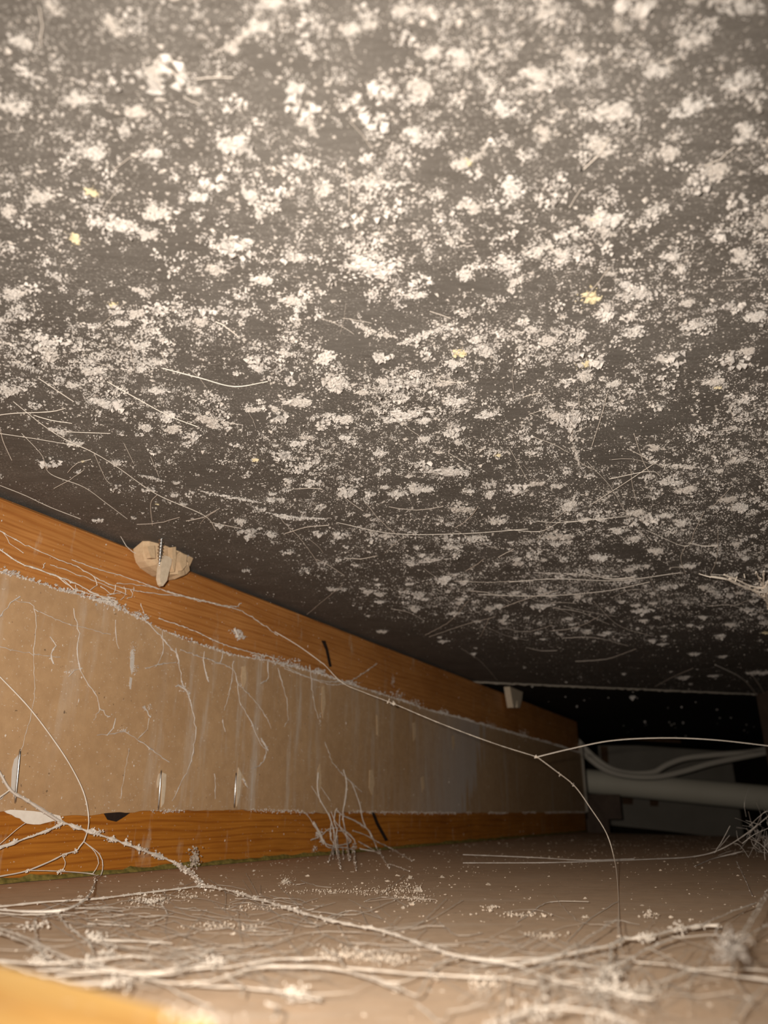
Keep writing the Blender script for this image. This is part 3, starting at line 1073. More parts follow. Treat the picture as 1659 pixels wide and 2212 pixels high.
def strand(parent, P, wpx, mat='web', dusty=0.3, wob=0.0, name='strand'):
    P = np.array([p * ((FLOOR + 0.0015) / p[2]) if p[2] < FLOOR + 0.0015 else p for p in np.asarray(P, float)])
    Q = smooth_path(P, 0.0035, wob)
    Q[:, 2] = np.maximum(Q[:, 2], FLOOR + 0.0006)
    d_ = np.array([depth(p) for p in Q])
    r = wpx * np.clip(d_, 0.12, 9) / F_PX / 2 * (1 + dusty * 0.6 * np.clip(rng.normal(0, 1, len(Q)), -1.0, 2.2))
    r = np.maximum(r, 0.00006)
    mb = MB().tube(Q, r, 4 if wpx < 4 else 6)
    if dusty > 0.2:
        ln = float(np.linalg.norm(np.diff(Q, axis=0), axis=1).sum())
        k = int(ln / 0.0005 * dusty)
        if k:
            i = rng.integers(0, len(Q), k)
            mb.flecks(Q[i] + rng.normal(0, 1, (k, 3)) * r[i][:, None] * 0.75, r[i] * rng.uniform(0.25, 0.8, k))
    return mb.build(name, mat, parent)


def web(label, loc):
    e = empty('cobweb', tuple(float(c) for c in loc))
    tag(e, label, 'cobweb')
    return e


def child_fix(e):
    """children were built in world space: keep them there"""
    bpy.context.view_layer.update()
    inv = Matrix.Translation(e.location).inverted()
    for ch in e.children:
        ch.data.transform(inv)


# --- A: curling threads at the left end of the lower rail
wa = web('thin curling cobweb threads over the lower pine rail and hardboard panel', on_w(181, 1818, 0.012))
for pth, w, o in [
    ([(-40, 1420), (0, 1462), (60, 1525), (110, 1590), (150, 1650), (180, 1710), (191, 1760), (190, 1790), (181, 1818)], 4.2, 0.016),
    ([(181, 1818), (171, 1830), (165, 1838), (140, 1845), (110, 1860), (55, 1882), (0, 1893), (-40, 1902)], 4.5, 0.014),
    ([(181, 1818), (205, 1840), (213, 1865), (200, 1888)], 2.8, 0.014),
    ([(181, 1818), (215, 1845), (222, 1870), (218, 1890), (206, 1900)], 3.2, 0.014),
    ([(135, 1849), (141, 1862), (138, 1875), (130, 1882)], 2.4, 0.014),
    ([(60, 1880), (130, 1882), (200, 1888), (207, 1899)], 3.0, 0.014),
    ([(-10, 1832), (38, 1790), (55, 1778)], 2.2, 0.012),
]:
    strand(wa, place(pth, ('w', o)), w * 0.66, 'web', 0.15)
P = np.vstack([on_w(207, 1899, 0.014)[None], place([(195, 1930), (170, 1952), (130, 1967), (60, 1969), (0, 1965), (-40, 1962)], ('f', 0.006, 0.003))])
strand(wa, P, 4.5, 'web', 0.25)
for (x, y) in [(165, 1838), (140, 1846), (60, 1881), (130, 1882), (207, 1899)]:
    k = 16
    MB().flecks(on_w(x, y, 0.014) + rng.normal(0, 0.0009, (k, 3)), rng.uniform(0.0003, 0.0008, k)).build('dust_bead', 'web', wa)

# --- B: thick dusty strand
wb = web('thick fuzzy dust-coated cobweb strand from the panel across the rail to the floor', on_f(437, 1912, 0.002))
P = np.vstack([place([(-60, 1600), (-10, 1655), (22, 1706), (60, 1730), (130, 1775)], ('w', 0.012)), place([(205, 1800), (300, 1833), (380, 1865), (420, 1893)], ('w', 0.014, 0.022)), place([(437, 1913)], ('f', 0.003))])
strand(wb, P[:5], 6.5, 'web_dusty', 0.25)
strand(wb, P[4:], 6.0, 'web', 0.8, 0.00015)
strand(wb, place([(437, 1913), (500, 1925), (600, 1955), (700, 1985), (830, 2012), (900, 2036), (980, 2066)], ('f', 0.004, 0.003)), 5.0, 'web_floor', 0.7, 0.00015)
strand(wb, place([(132, 1776), (127, 1783), (70, 1806), (0, 1831), (-40, 1846)], ('w', 0.014)), 6.0, 'web', 0.7, 0.00015)
strand(wb, place([(22, 1706), (0, 1722), (-30, 1740)], ('w', 0.012)), 3, 'web', 0.3)
strand(wb, place([(437, 1913), (400, 1918), (300, 1930), (200, 1942), (100, 1948), (0, 1958), (-60, 1962)], ('f', 0.003)), 4.0, 'web_floor', 0.6)
for (x, y, k, s_) in [(205, 1795, 40, 0.0016), (240, 1815, 20, 0.001)]:
    MB().flecks(on_w(x, y, 0.014) + rng.normal(0, s_, (k, 3)) * np.array([1.6, 1.6, 0.7]), rng.uniform(0.0004, 0.001, k)).build('dust_bead', 'web', wb)
k = 120
P = on_w(420, 1855, 0.02) + rng.normal(0, 1, (k, 3)) * np.array([0.0022, 0.002, 0.0042])
MB().flecks(P, rng.uniform(0.0005, 0.0013, k)).build('fluff_ball', 'dust_warm', wb)

# --- C: tangled web on the floor, right
zc = Z(800, 1800, 0.5178)
wc = web('tangled white cobweb mesh lying on the floor board below the dark far bay', on_f(1300, 2130, 0.002))
for pth, w, h in [
    ([(610, 550), (740, 520), (860, 495), (1000, 465), (1060, 440), (1160, 430), (1280, 400), (1380, 385), (1450, 385)], 11, 0.006),
    ([(370, 515), (500, 525), (700, 520), (860, 500)], 5, 0.005),
    ([(1000, 470), (1005, 510), (995, 560), (970, 600), (950, 650)], 10, 0.006),
    ([(1270, 435), (1170, 475), (1080, 525), (1010, 560), (960, 610)], 8, 0.006),
    ([(950, 650), (990, 740), (1060, 790)], 9, 0.006),
    ([(560, 605), (700, 560), (800, 500), (900, 440), (1025, 360)], 5, 0.008),
    ([(320, 500), (420, 520), (600, 550), (690, 585), (720, 640), (700, 700), (660, 740), (560, 770), (480, 800)], 9, 0.005),
    ([(850, 540), (900, 590), (920, 610), (760, 625), (690, 660)], 6, 0.006),
    ([(1170, 480), (1240, 520), (1320, 572), (1200, 620), (1050, 670)], 6, 0.006),
    ([(1100, 535), (1250, 550), (1400, 580), (1659, 612), (1750, 620)], 6, 0.005),
    ([(1320, 572), (1480, 562), (1659, 572), (1750, 575)], 6, 0.005),
    ([(1659, 380), (1560, 440), (1520, 520), (1510, 580)], 5, 0.010),
    ([(1720, 150), (1659, 235), (1590, 350), (1540, 440), (1500, 530)], 5, 0.014),
    ([(1740, 140), (1659, 260), (1600, 360), (1550, 450), (1505, 540)], 4, 0.014),
    ([(1610, 290), (1500, 330), (1370, 385)], 4, 0.008),
    ([(1500, 580), (1550, 650), (1580, 690), (1659, 620)], 5, 0.006),
    ([(1580, 690), (1535, 740), (1520, 800)], 7, 0.006),
    ([(0, 600), (110, 640), (190, 675), (240, 600), (280, 545), (370, 515)], 6, 0.005),
    ([(-100, 560), (0, 570), (250, 590), (560, 605), (700, 625)], 6, 0.005),
    ([(560, 605), (555, 700), (530, 790)], 7, 0.007),
    ([(1030, 350), (1045, 480), (1060, 520)], 3.5, 0.010),
    ([(190, 710), (300, 790), (330, 745), (460, 715), (500, 670)], 6, 0.004),
    ([(1050, 560), (1045, 640)], 4, 0.006),
    ([(480, 796), (700, 730), (860, 690), (960, 650), (1040, 670), (1180, 690)], 8, 0.006),
    ([(560, 800), (680, 740), (800, 730), (900, 740), (1000, 760), (1100, 800)], 9, 0.008),
    ([(700, 560), (820, 540), (950, 560), (1000, 560)], 4, 0.006),
    ([(0, 590), (120, 620), (370, 515)], 4, 0.004),
    ([(770, 590), (850, 545), (990, 500)], 4, 0.006),
    ([(690, 585), (800, 620), (930, 640)], 6, 0.006),
    ([(740, 700), (780, 650), (760, 620)], 5, 0.006),
    ([(860, 740), (930, 660), (940, 600)], 6, 0.006),
    ([(740, 760), (900, 700), (1000, 680)], 5, 0.006),
    ([(900, 790), (930, 720), (960, 660)], 5, 0.006),
    ([(1100, 690), (1140, 750), (1135, 800)], 4, 0.004),
    ([(1270, 435), (1400, 425), (1500, 420)], 4, 0.006),
    ([(860, 495), (850, 540), (770, 590)], 4, 0.006),
]:
    strand(wc, place(zc(pth), ('f', h * 0.8)), w * 0.56, 'web_floor', 0.5, 0.0001)
for (x, y, k, s_) in [(960, 640, 90, 0.0022), (700, 745, 90, 0.0026), (1000, 785, 60, 0.0026), (1010, 575, 60, 0.0016), (1150, 432, 60, 0.0014), (1290, 402, 50, 0.0014), (1050, 660, 60, 0.002), (600, 790, 40, 0.003)]:
    (x, y), = zc([(x, y)])
    P = on_f(x, y, 0.005) + rng.normal(0, 1, (k, 3)) * np.array([s_, s_ * 1.2, 0.0009])
    MB().flecks(P, rng.uniform(0.00015, 0.0005, k)).build('dust_bead', 'web_floor', wc)

# --- right-hand fluff web near C
wr = web('small bushy cobweb tuft rising from the floor beside the tangled mesh', on_f(1575, 2050, 0.002))
cx, cy = zc([(1500, 470)])[0]
for _ in range(46):
    a = rng.uniform(0, 6.28)
    L_ = rng.uniform(20, 52)
    p = [(cx + rng.normal(0, 12), cy + rng.normal(0, 14)), (cx + math.cos(a) * L_ * 0.6, cy + math.sin(a) * L_ * 0.6), (cx + math.cos(a + 0.3) * L_, cy + math.sin(a + 0.3) * L_)]
    strand(wr, place(p, ('f', 0.010, rng.uniform(0.002, 0.02))), 2.0, 'web_grey', 0.3, 0.0004)

# --- D: mat of webs on the floor, left
zd = Z(0, 1800, 0.5003)
wd = web('wide matted cobweb of pale threads spread over the floor beside the bright batten', on_f(300, 2080, 0.002))
for pth, w, h in [
    ([(250, 345), (290, 400), (380, 470), (400, 520), (370, 555)], 8, 0.005),
    ([(-60, 395), (0, 410), (130, 460), (250, 520), (350, 555), (480, 590), (640, 605), (750, 590), (830, 545), (920, 500)], 9, 0.008),
    ([(-60, 415), (0, 430), (150, 490), (200, 540)], 8, 0.008),
    ([(-40, 550), (200, 560), (380, 550), (560, 530), (650, 540)], 7, 0.007),
    ([(150, 370), (155, 440), (180, 520)], 7, 0.005),
    ([(160, 590), (400, 590), (600, 610), (720, 610), (850, 570), (980, 555)], 7, 0.007),
    ([(560, 620), (700, 600), (850, 585), (1000, 575), (1200, 545), (1300, 540), (1450, 545), (1480, 570)], 7, 0.005),
    ([(830, 650), (900, 640), (1100, 580), (1300, 575), (1480, 590), (1659, 650), (1720, 680)], 8, 0.006),
    ([(240, 615), (500, 600), (700, 640), (900, 640)], 6, 0.007),
    ([(400, 460), (600, 465), (740, 475)], 6, 0.004),
    ([(370, 430), (430, 450), (480, 520)], 8, 0.004),
    ([(380, 390), (560, 400)], 5, 0.003),
    ([(640, 390), (720, 350), (690, 300)], 5, 0.003),
    ([(780, 650), (900, 660), (1100, 670), (1280, 690), (1380, 720)], 7, 0.004),
    ([(980, 620), (1050, 660), (1040, 700)], 6, 0.006),
    ([(1150, 735), (1200, 750), (1180, 800)], 8, 0.008),
    ([(1390, 495), (1460, 530), (1480, 570)], 5, 0.005),
    ([(0, 345), (160, 350), (300, 330)], 6, 0.004),
    ([(700, 585), (830, 545), (900, 560), (940, 550)], 5, 0.006),
    ([(900, 640), (930, 580), (940, 550)], 5, 0.006),
    ([(600, 610), (800, 700), (900, 740)], 6, 0.006),
    ([(480, 590), (560, 640), (540, 690)], 6, 0.006),
    ([(380, 560), (500, 540), (600, 530)], 4, 0.006),
    ([(620, 520), (640, 480), (700, 470)], 4, 0.004),
    ([(1120, 660), (1300, 720), (1400, 700)], 4, 0.004),
    ([(1290, 690), (1480, 690), (1600, 640)], 3, 0.006),
    ([(0, 560), (120, 600), (300, 640), (480, 650)], 8, 0.010),
]:
    strand(wd, place(zd(pth), ('f', h * 0.7)), w * 0.48, 'web_floor', 0.5, 0.0001)
for (x, y, k, s_) in [(650, 290, 90, 0.003), (410, 445, 60, 0.002), (180, 540, 80, 0.002), (400, 560, 60, 0.002), (460, 515, 40, 0.0016), (150, 400, 60, 0.003), (930, 550, 40, 0.0014), (1270, 690, 50, 0.0018), (520, 640, 60, 0.002)]:
    (x, y), = zd([(x, y)])
    P = on_f(x, y, 0.003) + rng.normal(0, 1, (k, 3)) * np.array([s_, s_, 0.0008])
    MB().flecks(P, rng.uniform(0.0002, 0.0006, k)).build('dust_bead', 'web_floor', wd)
# matted fine threads: too many to count
mt = MB()


def fine(mb, n, cx, cy, sx, sy, h0, h1, ln, wpx, ang=0.0, aspread=0.5, plane='f'):
    for _ in range(n):
        x, y = cx + rng.normal(0, sx), cy + rng.normal(0, sy)
        a = ang + rng.normal(0, aspread)
        L_ = ln * rng.uniform(0.4, 1.4)
        b_ = rng.normal(0, 0.05 if plane == 'c' else 0.10) * L_
        pts = [(x - math.cos(a) * L_ / 2, y - math.sin(a) * L_ / 2), (x + b_ * -math.sin(a), y + b_ * math.cos(a)), (x + math.cos(a) * L_ / 2, y + math.sin(a) * L_ / 2)]
        if plane == 'f' and min(p[1] for p in pts) < 1832:
            continue
        if plane == 'c' and max(p[1] for p in pts) > 1500:
            continue
        h = rng.uniform(h0, h1)
        P = place(pts, (plane, h, rng.uniform(h0, h1)))
        if min(wall_dist(P[:, 0], P[:, 1])) < 0.006:
            continue
        Q = smooth_path(P, 0.006, 0.00015)
        d_ = np.array([depth(p) for p in Q])
        r = np.maximum(wpx * rng.uniform(0.6, 1.4) * d_ / F_PX / 2, 0.00005)
        mb.tube(Q, r, 3)


fine(mt, 55, 450, 1985, 230, 28, 0.001, 0.003, 150, 1.1, 0.04, 0.25)
fine(mt, 45, 420, 2060, 220, 25, 0.001, 0.004, 190, 1.3, 0.08, 0.3)
fine(mt, 40, 250, 2085, 180, 24, 0.002, 0.005, 160, 1.5, 0.18, 0.25)
fine(mt, 35, 620, 1960, 140, 30, 0.0005, 0.002, 70, 1.2, 0.5, 0.7)
fine(mt, 26, 150, 1975, 140, 20, 0.001, 0.004, 120, 1.5, 0.0, 0.25)
tag(mt.build('fine_threads', 'web_floor', wd), kind='stuff')

mt = MB()
fine(mt, 70, 1000, 2060, 260, 40, 0.0005, 0.004, 130, 1.2, 0.0, 0.4)
fine(mt, 110, 1300, 2120, 140, 40, 0.001, 0.006, 110, 1.4, 0.0, 0.8)
tag(mt.build('fine_threads', 'web_floor', wc), kind='stuff')

# --- E: hanging bundle off the panel's lower edge
ze = Z(640, 1650, 0.1567)
we = web('bushy bundle of cobweb strands hanging over the lower pine rail', on_w(720, 1820, 0.012))
for pth, w, o in [
    ([(650, 80), (690, 250), (680, 450), (640, 700), (660, 850), (700, 1050), (740, 1320)], 4, 0.010),
    ([(690, 200), (760, 260), (830, 430), (880, 580), (910, 750), (960, 880)], 3.2, 0.012),
    ([(300, 120), (290, 300), (320, 480), (400, 620), (470, 760), (520, 950), (510, 1150), (440, 1350)], 4, 0.014),
    ([(340, 320), (470, 510)], 2, 0.008),
    ([(210, 310), (300, 450), (320, 480)], 2, 0.008),
    ([(480, 660), (540, 800), (640, 900), (800, 1050), (800, 1110)], 3, 0.012),
    ([(550, 630), (640, 710), (800, 780), (970, 890), (1040, 1000), (1130, 1200), (1280, 1430)], 4, 0.016),
    ([(560, 1000), (575, 1200), (605, 1440)], 4, 0.016), ([(790, 1180), (825, 1470)], 4, 0.018), ([(700, 1150), (730, 1330)], 3.5, 0.014),
    ([(360, 1080), (520, 1130), (750, 1080), (700, 990)], 3, 0.014), ([(860, 1070), (1000, 1150), (1140, 1240)], 3, 0.016),
    ([(240, 820), (320, 950), (370, 1080)], 7, 0.012), ([(200, 1050), (330, 1000), (450, 900), (580, 880)], 3, 0.010),
    ([(540, 640), (520, 800), (560, 900), (540, 1060), (560, 1250)], 3.2, 0.014), ([(600, 700), (600, 860), (690, 1000), (740, 1080)], 2.6, 0.012),
    ([(450, 680), (480, 800), (470, 1000), (560, 1180)], 2.6, 0.012), ([(640, 1160), (650, 1310)], 3, 0.014), ([(520, 1180), (505, 1310)], 2.6, 0.014),
    ([(380, 1050), (440, 1150), (640, 1150), (780, 1180)], 3, 0.014), ([(560, 920), (700, 940), (800, 1040)], 2.4, 0.012), ([(400, 900), (480, 950), (470, 1040)], 2.4, 0.012),
    ([(880, 1170), (1100, 1210)], 3, 0.014), ([(1130, 1080), (1330, 1180), (1590, 1340)], 2.8, 0.020), ([(780, 920), (950, 980), (1130, 1080)], 2.4, 0.018),
    ([(1280, 1380), (1400, 1420), (1560, 1480)], 2.8, 0.022), ([(80, 640), (180, 740), (230, 830)], 2, 0.008),
]:
    strand(we, place(ze(pth), ('w', o)), w * 0.75, 'web_dusty', 0.3)
for (x, y, k) in [(310, 960, 90), (350, 1060, 40), (260, 1180, 20), (800, 1140, 30)]:
    (x, y), = ze([(x, y)])
    MB().flecks(on_w(x, y, 0.012) + rng.normal(0, 0.0016, (k, 3)), rng.uniform(0.0003, 0.0009, k)).build('dust_bead', 'web_grey', we)

# --- F: dense tangle at the right, and the long thread to it
wf = web('dense dark grey tangle of cobweb hung between floor and post', on_d(1630, 1850, 0.80))
tb = MB()
for _ in range(170):
    x, y = 1632 + rng.normal(0, 38), 1850 + rng.normal(0, 42)
    y -= (x - 1630) * 0.55
    a = rng.uniform(0, 6.28)
    L_ = rng.uniform(20, 70)
    dd = rng.uniform(0.70, 0.88)
    P = np.array([on_d(x, y, dd), on_d(x + math.cos(a) * L_ / 2 + rng.normal(0, 5), y + math.sin(a) * L_ / 2 + rng.normal(0, 5), dd + rng.normal(0, 0.008)), on_d(x + math.cos(a) * L_, y + math.sin(a) * L_, dd + rng.normal(0, 0.015))])
    if P[:, 2].min() < FLOOR + 0.001:
        continue
    tb.tube(smooth_path(P, 0.005, 0.0001), 0.00022 * rng.uniform(0.5, 1.3), 3)
tag(tb.build('tangle', 'web_grey', wf), kind='stuff')
for pth in ([(1000, 1864), (1200, 1863), (1400, 1856), (1500, 1850), (1560, 1833), (1620, 1795), (1680, 1745)], [(1000, 1846), (1150, 1852), (1260, 1858), (1370, 1855)], [(1500, 1872), (1540, 1855), (1600, 1840)], [(1590, 1860), (1605, 1890), (1625, 1935)]):
    strand(wf, np.array([on_d(x, y, 0.78) for x, y in pth]), 1.6, 'web_grey', 0.3)

# --- G: star cluster on the right, under the ceiling
zg = Z(1350, 1150, 0.1863)
wg = web('star-shaped cobweb knot hanging close under the ceiling near the post', on_c(1652, 1272, 0.02))
for pth, w in [
    ([(1150, 490), (1300, 550), (1450, 620), (1620, 650)], 4), ([(1000, 510), (1170, 540), (1300, 600), (1480, 670), (1580, 740), (1640, 800), (1665, 890)], 4),
    ([(1520, 460), (1590, 600), (1620, 650)], 3.5), ([(1612, 450), (1605, 600)], 3.5), ([(860, 480), (960, 510), (1170, 545)], 2.4), ([(1210, 540), (1400, 640), (1560, 690), (1659, 700)], 4),
    ([(1480, 670), (1540, 650), (1620, 640)], 4), ([(1300, 510), (1280, 570)], 2.4), ([(1560, 720), (1620, 740), (1659, 700)], 3.5), ([(1590, 740), (1620, 680)], 3),
    ([(1659, 560), (1620, 640)], 4), ([(1659, 620), (1750, 600)], 5), ([(1640, 660), (1760, 720)], 5), ([(1655, 640), (1720, 520)], 4), ([(1640, 700), (1655, 800), (1670, 900)], 4), ([(1380, 480), (1390, 530)], 2),
]:
    strand(wg, place(zg(pth), ('c', 0.016, 0.02)), w, 'hair', 0.3)
k = 90
MB().flecks(on_c(1652, 1270, 0.02) + rng.normal(0, 0.003, (k, 3)), rng.uniform(0.0005, 0.0014, k)).build('dust_bead', 'web', wg)

# --- H: single bright hair
wh = web('single bright thread curving down in front of the dark far bay to the floor', on_f(1337, 2040, 0.002))
D0 = 0.80
seq = [(1160, 1635), (1200, 1665), (1240, 1697), (1275, 1745), (1310, 1800), (1328, 1860), (1335, 1920), (1337, 1990)]
P = np.array([on_d(x, y, 0.78 - 0.30 * (i / 7) ** 1.2) for i, (x, y) in enumerate(seq)])
P = np.vstack([P, on_f(1337, 2040, 0.004)[None]])
strand(wh, P, 1.9, 'hair', 0.12)
P = np.array([on_d(x, y, d_) for (x, y), d_ in zip([(700, 1435), (740, 1475), (790, 1497), (850, 1520), (950, 1562), (1065, 1605), (1160, 1635)], np.linspace(0.84, 0.78, 7))])
strand(wh, P, 1.15, 'hair', 0.4)
strand(wh, np.array([on_d(x, y, 0.78) for x, y in [(1160, 1635), (1230, 1618), (1320, 1600), (1430, 1594), (1540, 1598), (1659, 1611), (1740, 1622)]]), 2.0, 'hair', 0.1)
strand(wh, np.array([on_d(x, y, 0.84) for x, y in [(560, 1345), (640, 1392), (700, 1435)]]), 1.8, 'web', 0.1)
for (x, y, d_, k) in [(850, 1520, 0.815, 22), (840, 1516, 0.817, 10), (1158, 1635, 0.78, 8), (1210, 1672, 0.77, 5), (1238, 1694, 0.76, 5)]:
    MB().flecks(on_d(x, y, d_) + rng.normal(0, 0.0009, (k, 3)), rng.uniform(0.0004, 0.0009, k)).build('dust_bead', 'hair', wh)

# --- I: threads stuck on the hardboard panel
z2 = Z(0, 1400, 0.3617)
z1 = Z(0, 1050, 0.3617)
wi = web('wispy grey cobweb threads stuck to the face of the hardboard panel', on_w(300, 1600, 0.006))
for pth, w in [
    ([(200, 0), (205, 150), (200, 330), (150, 530), (120, 620)], 2), ([(460, 0), (470, 100), (520, 200), (580, 290), (600, 360), (650, 410)], 3.5), ([(600, 360), (560, 430)], 2),
    ([(640, 520), (680, 480), (690, 420)], 4), ([(580, 520), (660, 515), (750, 500), (820, 545), (940, 630), (1010, 680)], 3), ([(890, 420), (880, 480), (825, 540)], 3), ([(860, 350), (900, 410)], 7),
    ([(1050, 0), (1070, 100), (1090, 220), (1130, 290), (1160, 420), (1165, 530), (1130, 700), (1030, 910)], 3), ([(1080, 10), (1250, 70), (1380, 120), (1420, 215), (1430, 320), (1500, 440), (1550, 560), (1590, 610), (1560, 690), (1500, 720)], 3.2),
    ([(1420, 215), (1520, 310), (1600, 430), (1620, 480)], 2.2), ([(1395, 80), (1380, 220), (1340, 370)], 2.6), ([(1220, 20), (1215, 100), (1245, 200)], 4), ([(1330, 0), (1320, 80), (1280, 90)], 2.4),
    ([(1600, 80), (1600, 180), (1560, 210)], 3), ([(770, 600), (720, 900)], 1.6), ([(1280, 750), (1285, 900)], 2.4), ([(870, 120), (950, 100), (1050, 85)], 3), ([(970, -100), (975, 0), (960, 60), (930, 110)], 3),
    ([(50, 860), (0, 900), (-60, 930)], 3), ([(1660, 120), (1700, 260), (1720, 400), (1700, 470)], 2.4), ([(1850, 100), (1870, 300), (1900, 420)], 2.4), ([(1330, 430), (1345, 500)], 3.5), ([(1940, 560), (2000, 700), (2160, 860)], 2.2),
    ([(410, 170), (450, 130), (490, 120)], 4), ([(1050, 230), (1090, 230), (1130, 290)], 5), ([(1560, 540), (1600, 610)], 6), ([(1450, 780), (1480, 830)], 5),
]:
    strand(wi, place(z2(pth), ('w', 0.0055)), w * 0.62, 'web_grey', 0.7, 0.0004)
for pth, w in [
    ([(120, 660), (60, 700), (0, 770), (-40, 800)], 3), ([(200, 730), (400, 820), (660, 885)], 2), ([(690, 800), (690, 900), (710, 970)], 3), ([(440, 730), (470, 900), (460, 1000), (480, 1100)], 3),
    ([(0, 960), (200, 1000), (360, 1020)], 1.6), ([(850, 780), (980, 920), (1060, 1010), (1060, 1060)], 4), ([(90, 680), (200, 720), (210, 900), (200, 1000)], 2), ([(300, 900), (330, 950), (300, 1000), (320, 1060)], 4),
]:
    strand(wi, place(z1(pth), ('w', 0.0055)), w * 0.62, 'web_grey', 0.7, 0.0004)

# --- J: threads draped along the upper rail and the panel's top edge
wj = web('long loose cobweb threads draped along the upper pine rail', on_w(250, 1290, 0.006))
for pth, w in [
    ([(-60, 350), (0, 380), (70, 430), (150, 470), (320, 530), (450, 580), (600, 660), (700, 690)], 4.5), ([(-60, 240), (0, 270), (150, 350), (330, 430), (480, 490), (600, 560), (700, 600), (900, 640), (1100, 660), (1300, 710), (1450, 750), (1659, 890)], 2.6),
    ([(430, 440), (600, 500), (800, 560), (1000, 630), (1200, 690)], 2.4), ([(300, 470), (500, 540), (640, 600), (760, 650)], 2), ([(720, 300), (780, 380), (950, 490)], 2), ([(1659, 1030), (1450, 980), (1300, 930), (1150, 860), (950, 790)], 3),
    ([(560, 540), (580, 590), (540, 620)], 2.6), ([(690, 590), (680, 640), (640, 650)], 2.6), ([(740, 600), (750, 650), (720, 680)], 2.4), ([(380, 560), (440, 620), (410, 640)], 2.6), ([(450, 590), (455, 620), (440, 640)], 2), ([(600, 600), (660, 640), (720, 640)], 2.4),
    ([(780, 620), (790, 660), (760, 670)], 2.4), ([(700, 580), (900, 600), (1040, 640)], 2), ([(330, 530), (420, 600), (560, 650), (690, 670)], 3), ([(1000, 630), (1200, 680), (1390, 720), (1440, 700)], 2.2), ([(270, 460), (255, 490)], 2.4), ([(840, 700), (860, 760)], 2),
    ([(560, 680), (640, 690), (700, 700)], 6), ([(1400, 850), (1420, 900)], 7), ([(20, 280), (60, 340), (140, 400)], 1.8), ([(1659, 1060), (1950, 1180), (2100, 1160), (2250, 1060)], 2.4), ([(1700, 1090), (1900, 1160), (2060, 1170)], 2.6),
]:
    strand(wj, place(z1(pth), ('w', 0.006)), w * 0.7, 'web', 0.45, 0.0003)

# --- K: threads across the ceiling
z8 = Z(0, 600, 0.3617)
z7 = Z(1100, 600, 0.337)
wk = web('long straight cobweb threads stretched under the ceiling above the upper rail', on_c(300, 1040, 0.004))
for pth, w in [
    ([(80, 740), (270, 890), (400, 970), (560, 1045), (700, 1130), (940, 1295), (1220, 1420), (1290, 1510)], 2.4), ([(-40, 920), (0, 930), (200, 960), (440, 1000)], 1.8), ([(230, 600), (440, 740)], 2.6), ([(130, 930), (250, 1060), (300, 1170), (500, 1250), (640, 1350), (760, 1440)], 1.8),
    ([(740, 990), (800, 1110)], 1.6), ([(900, 1070), (950, 1190)], 1.6), ([(940, 1295), (900, 1350), (910, 1480)], 2), ([(560, 1045), (630, 1200), (660, 1230)], 1.8), ([(0, 820), (80, 810), (300, 800), (390, 780)], 2.6), ([(200, 820), (300, 850), (430, 870)], 2.2),
    ([(970, 540), (1200, 600), (1400, 650), (1600, 620)], 3), ([(640, 620), (780, 700), (1000, 820), (1180, 890)], 3), ([(380, 920), (660, 930)], 2), ([(0, 1240), (150, 1300), (300, 1370), (480, 1440)], 2), ([(0, 900), (20, 980), (70, 1090)], 2.4),
]:
    strand(wk, place(z8(pth), ('c', 0.003)), w * 0.75, 'web', 0.15)
wl_ = web('net of crossing cobweb threads stretched under the ceiling near the post', on_c(1400, 1120, 0.004))
for pth, w in [
    ([(440, 700), (450, 820)], 2), ([(630, 740), (590, 890), (530, 1080)], 2.2), ([(500, 1180), (650, 1340), (740, 1490), (900, 1700)], 1.8), ([(530, 1450), (750, 1310), (960, 1170)], 2.2), ([(800, 1000), (860, 1180), (920, 1280)], 2.2), ([(0, 1090), (120, 1300)], 2),
    ([(280, 1480), (350, 1560), (750, 1530)], 1.6), ([(880, 1620), (1130, 1720), (1190, 1620), (1250, 1500)], 2.4), ([(1130, 1720), (1100, 1800), (1130, 1900)], 2.2), ([(1340, 1620), (1330, 1800), (1290, 1900)], 2), ([(1150, 1700), (1250, 1720), (1340, 1715)], 3.2),
    ([(170, 1560), (350, 1570), (540, 1545)], 1.6), ([(0, 1615), (200, 1625), (330, 1560)], 2), ([(1410, 820), (1445, 920)], 2), ([(780, 1230), (790, 1330), (820, 1450)], 2), ([(640, 1290), (900, 1240), (970, 1275)], 2),
    ([(-1100, 1570), (-740, 1640), (-300, 1640), (120, 1610)], 2), ([(0, 1950), (300, 1930), (700, 1940), (1100, 1890)], 2.2), ([(-200, 2030), (200, 2040), (600, 2010), (900, 1950)], 2), ([(500, 1890), (640, 1930), (800, 1920)], 3.2),
    ([(1290, 1900), (1400, 1910), (1520, 1940)], 2.2), ([(1560, 2550), (1620, 2640), (1700, 2800)], 3.4), ([(1320, 2480), (1480, 2560), (1560, 2640), (1640, 2760)], 3.2),
]:
    strand(wl_, place(z7(pth), ('c', 0.003)), w * 0.72, 'web', 0.2)
ct = MB()
fine(ct, 45, 830, 1180, 420, 110, 0.001, 0.006, 90, 1.1, 0.05, 0.5, 'c')
fine(ct, 24, 1150, 1330, 320, 60, 0.001, 0.006, 110, 1.1, 0.03, 0.35, 'c')
fine(ct, 25, 800, 800, 450, 160, 0.001, 0.005, 60, 1.0, 0.3, 1.2, 'c')
fine(ct, 16, 900, 350, 500, 180, 0.001, 0.004, 70, 2.0, 0.3, 1.4, 'c')
tag(ct.build('fine_threads', 'web_dusty', wl_), kind='stuff')

for e in (wa, wb, wc, wr, wd, we, wf, wg, wh, wi, wj, wk, wl_, upper, lower, panel, front, blk, sm, far):
    if e.name.startswith('cobweb') or e in (blk, sm, far):
        child_fix(e)
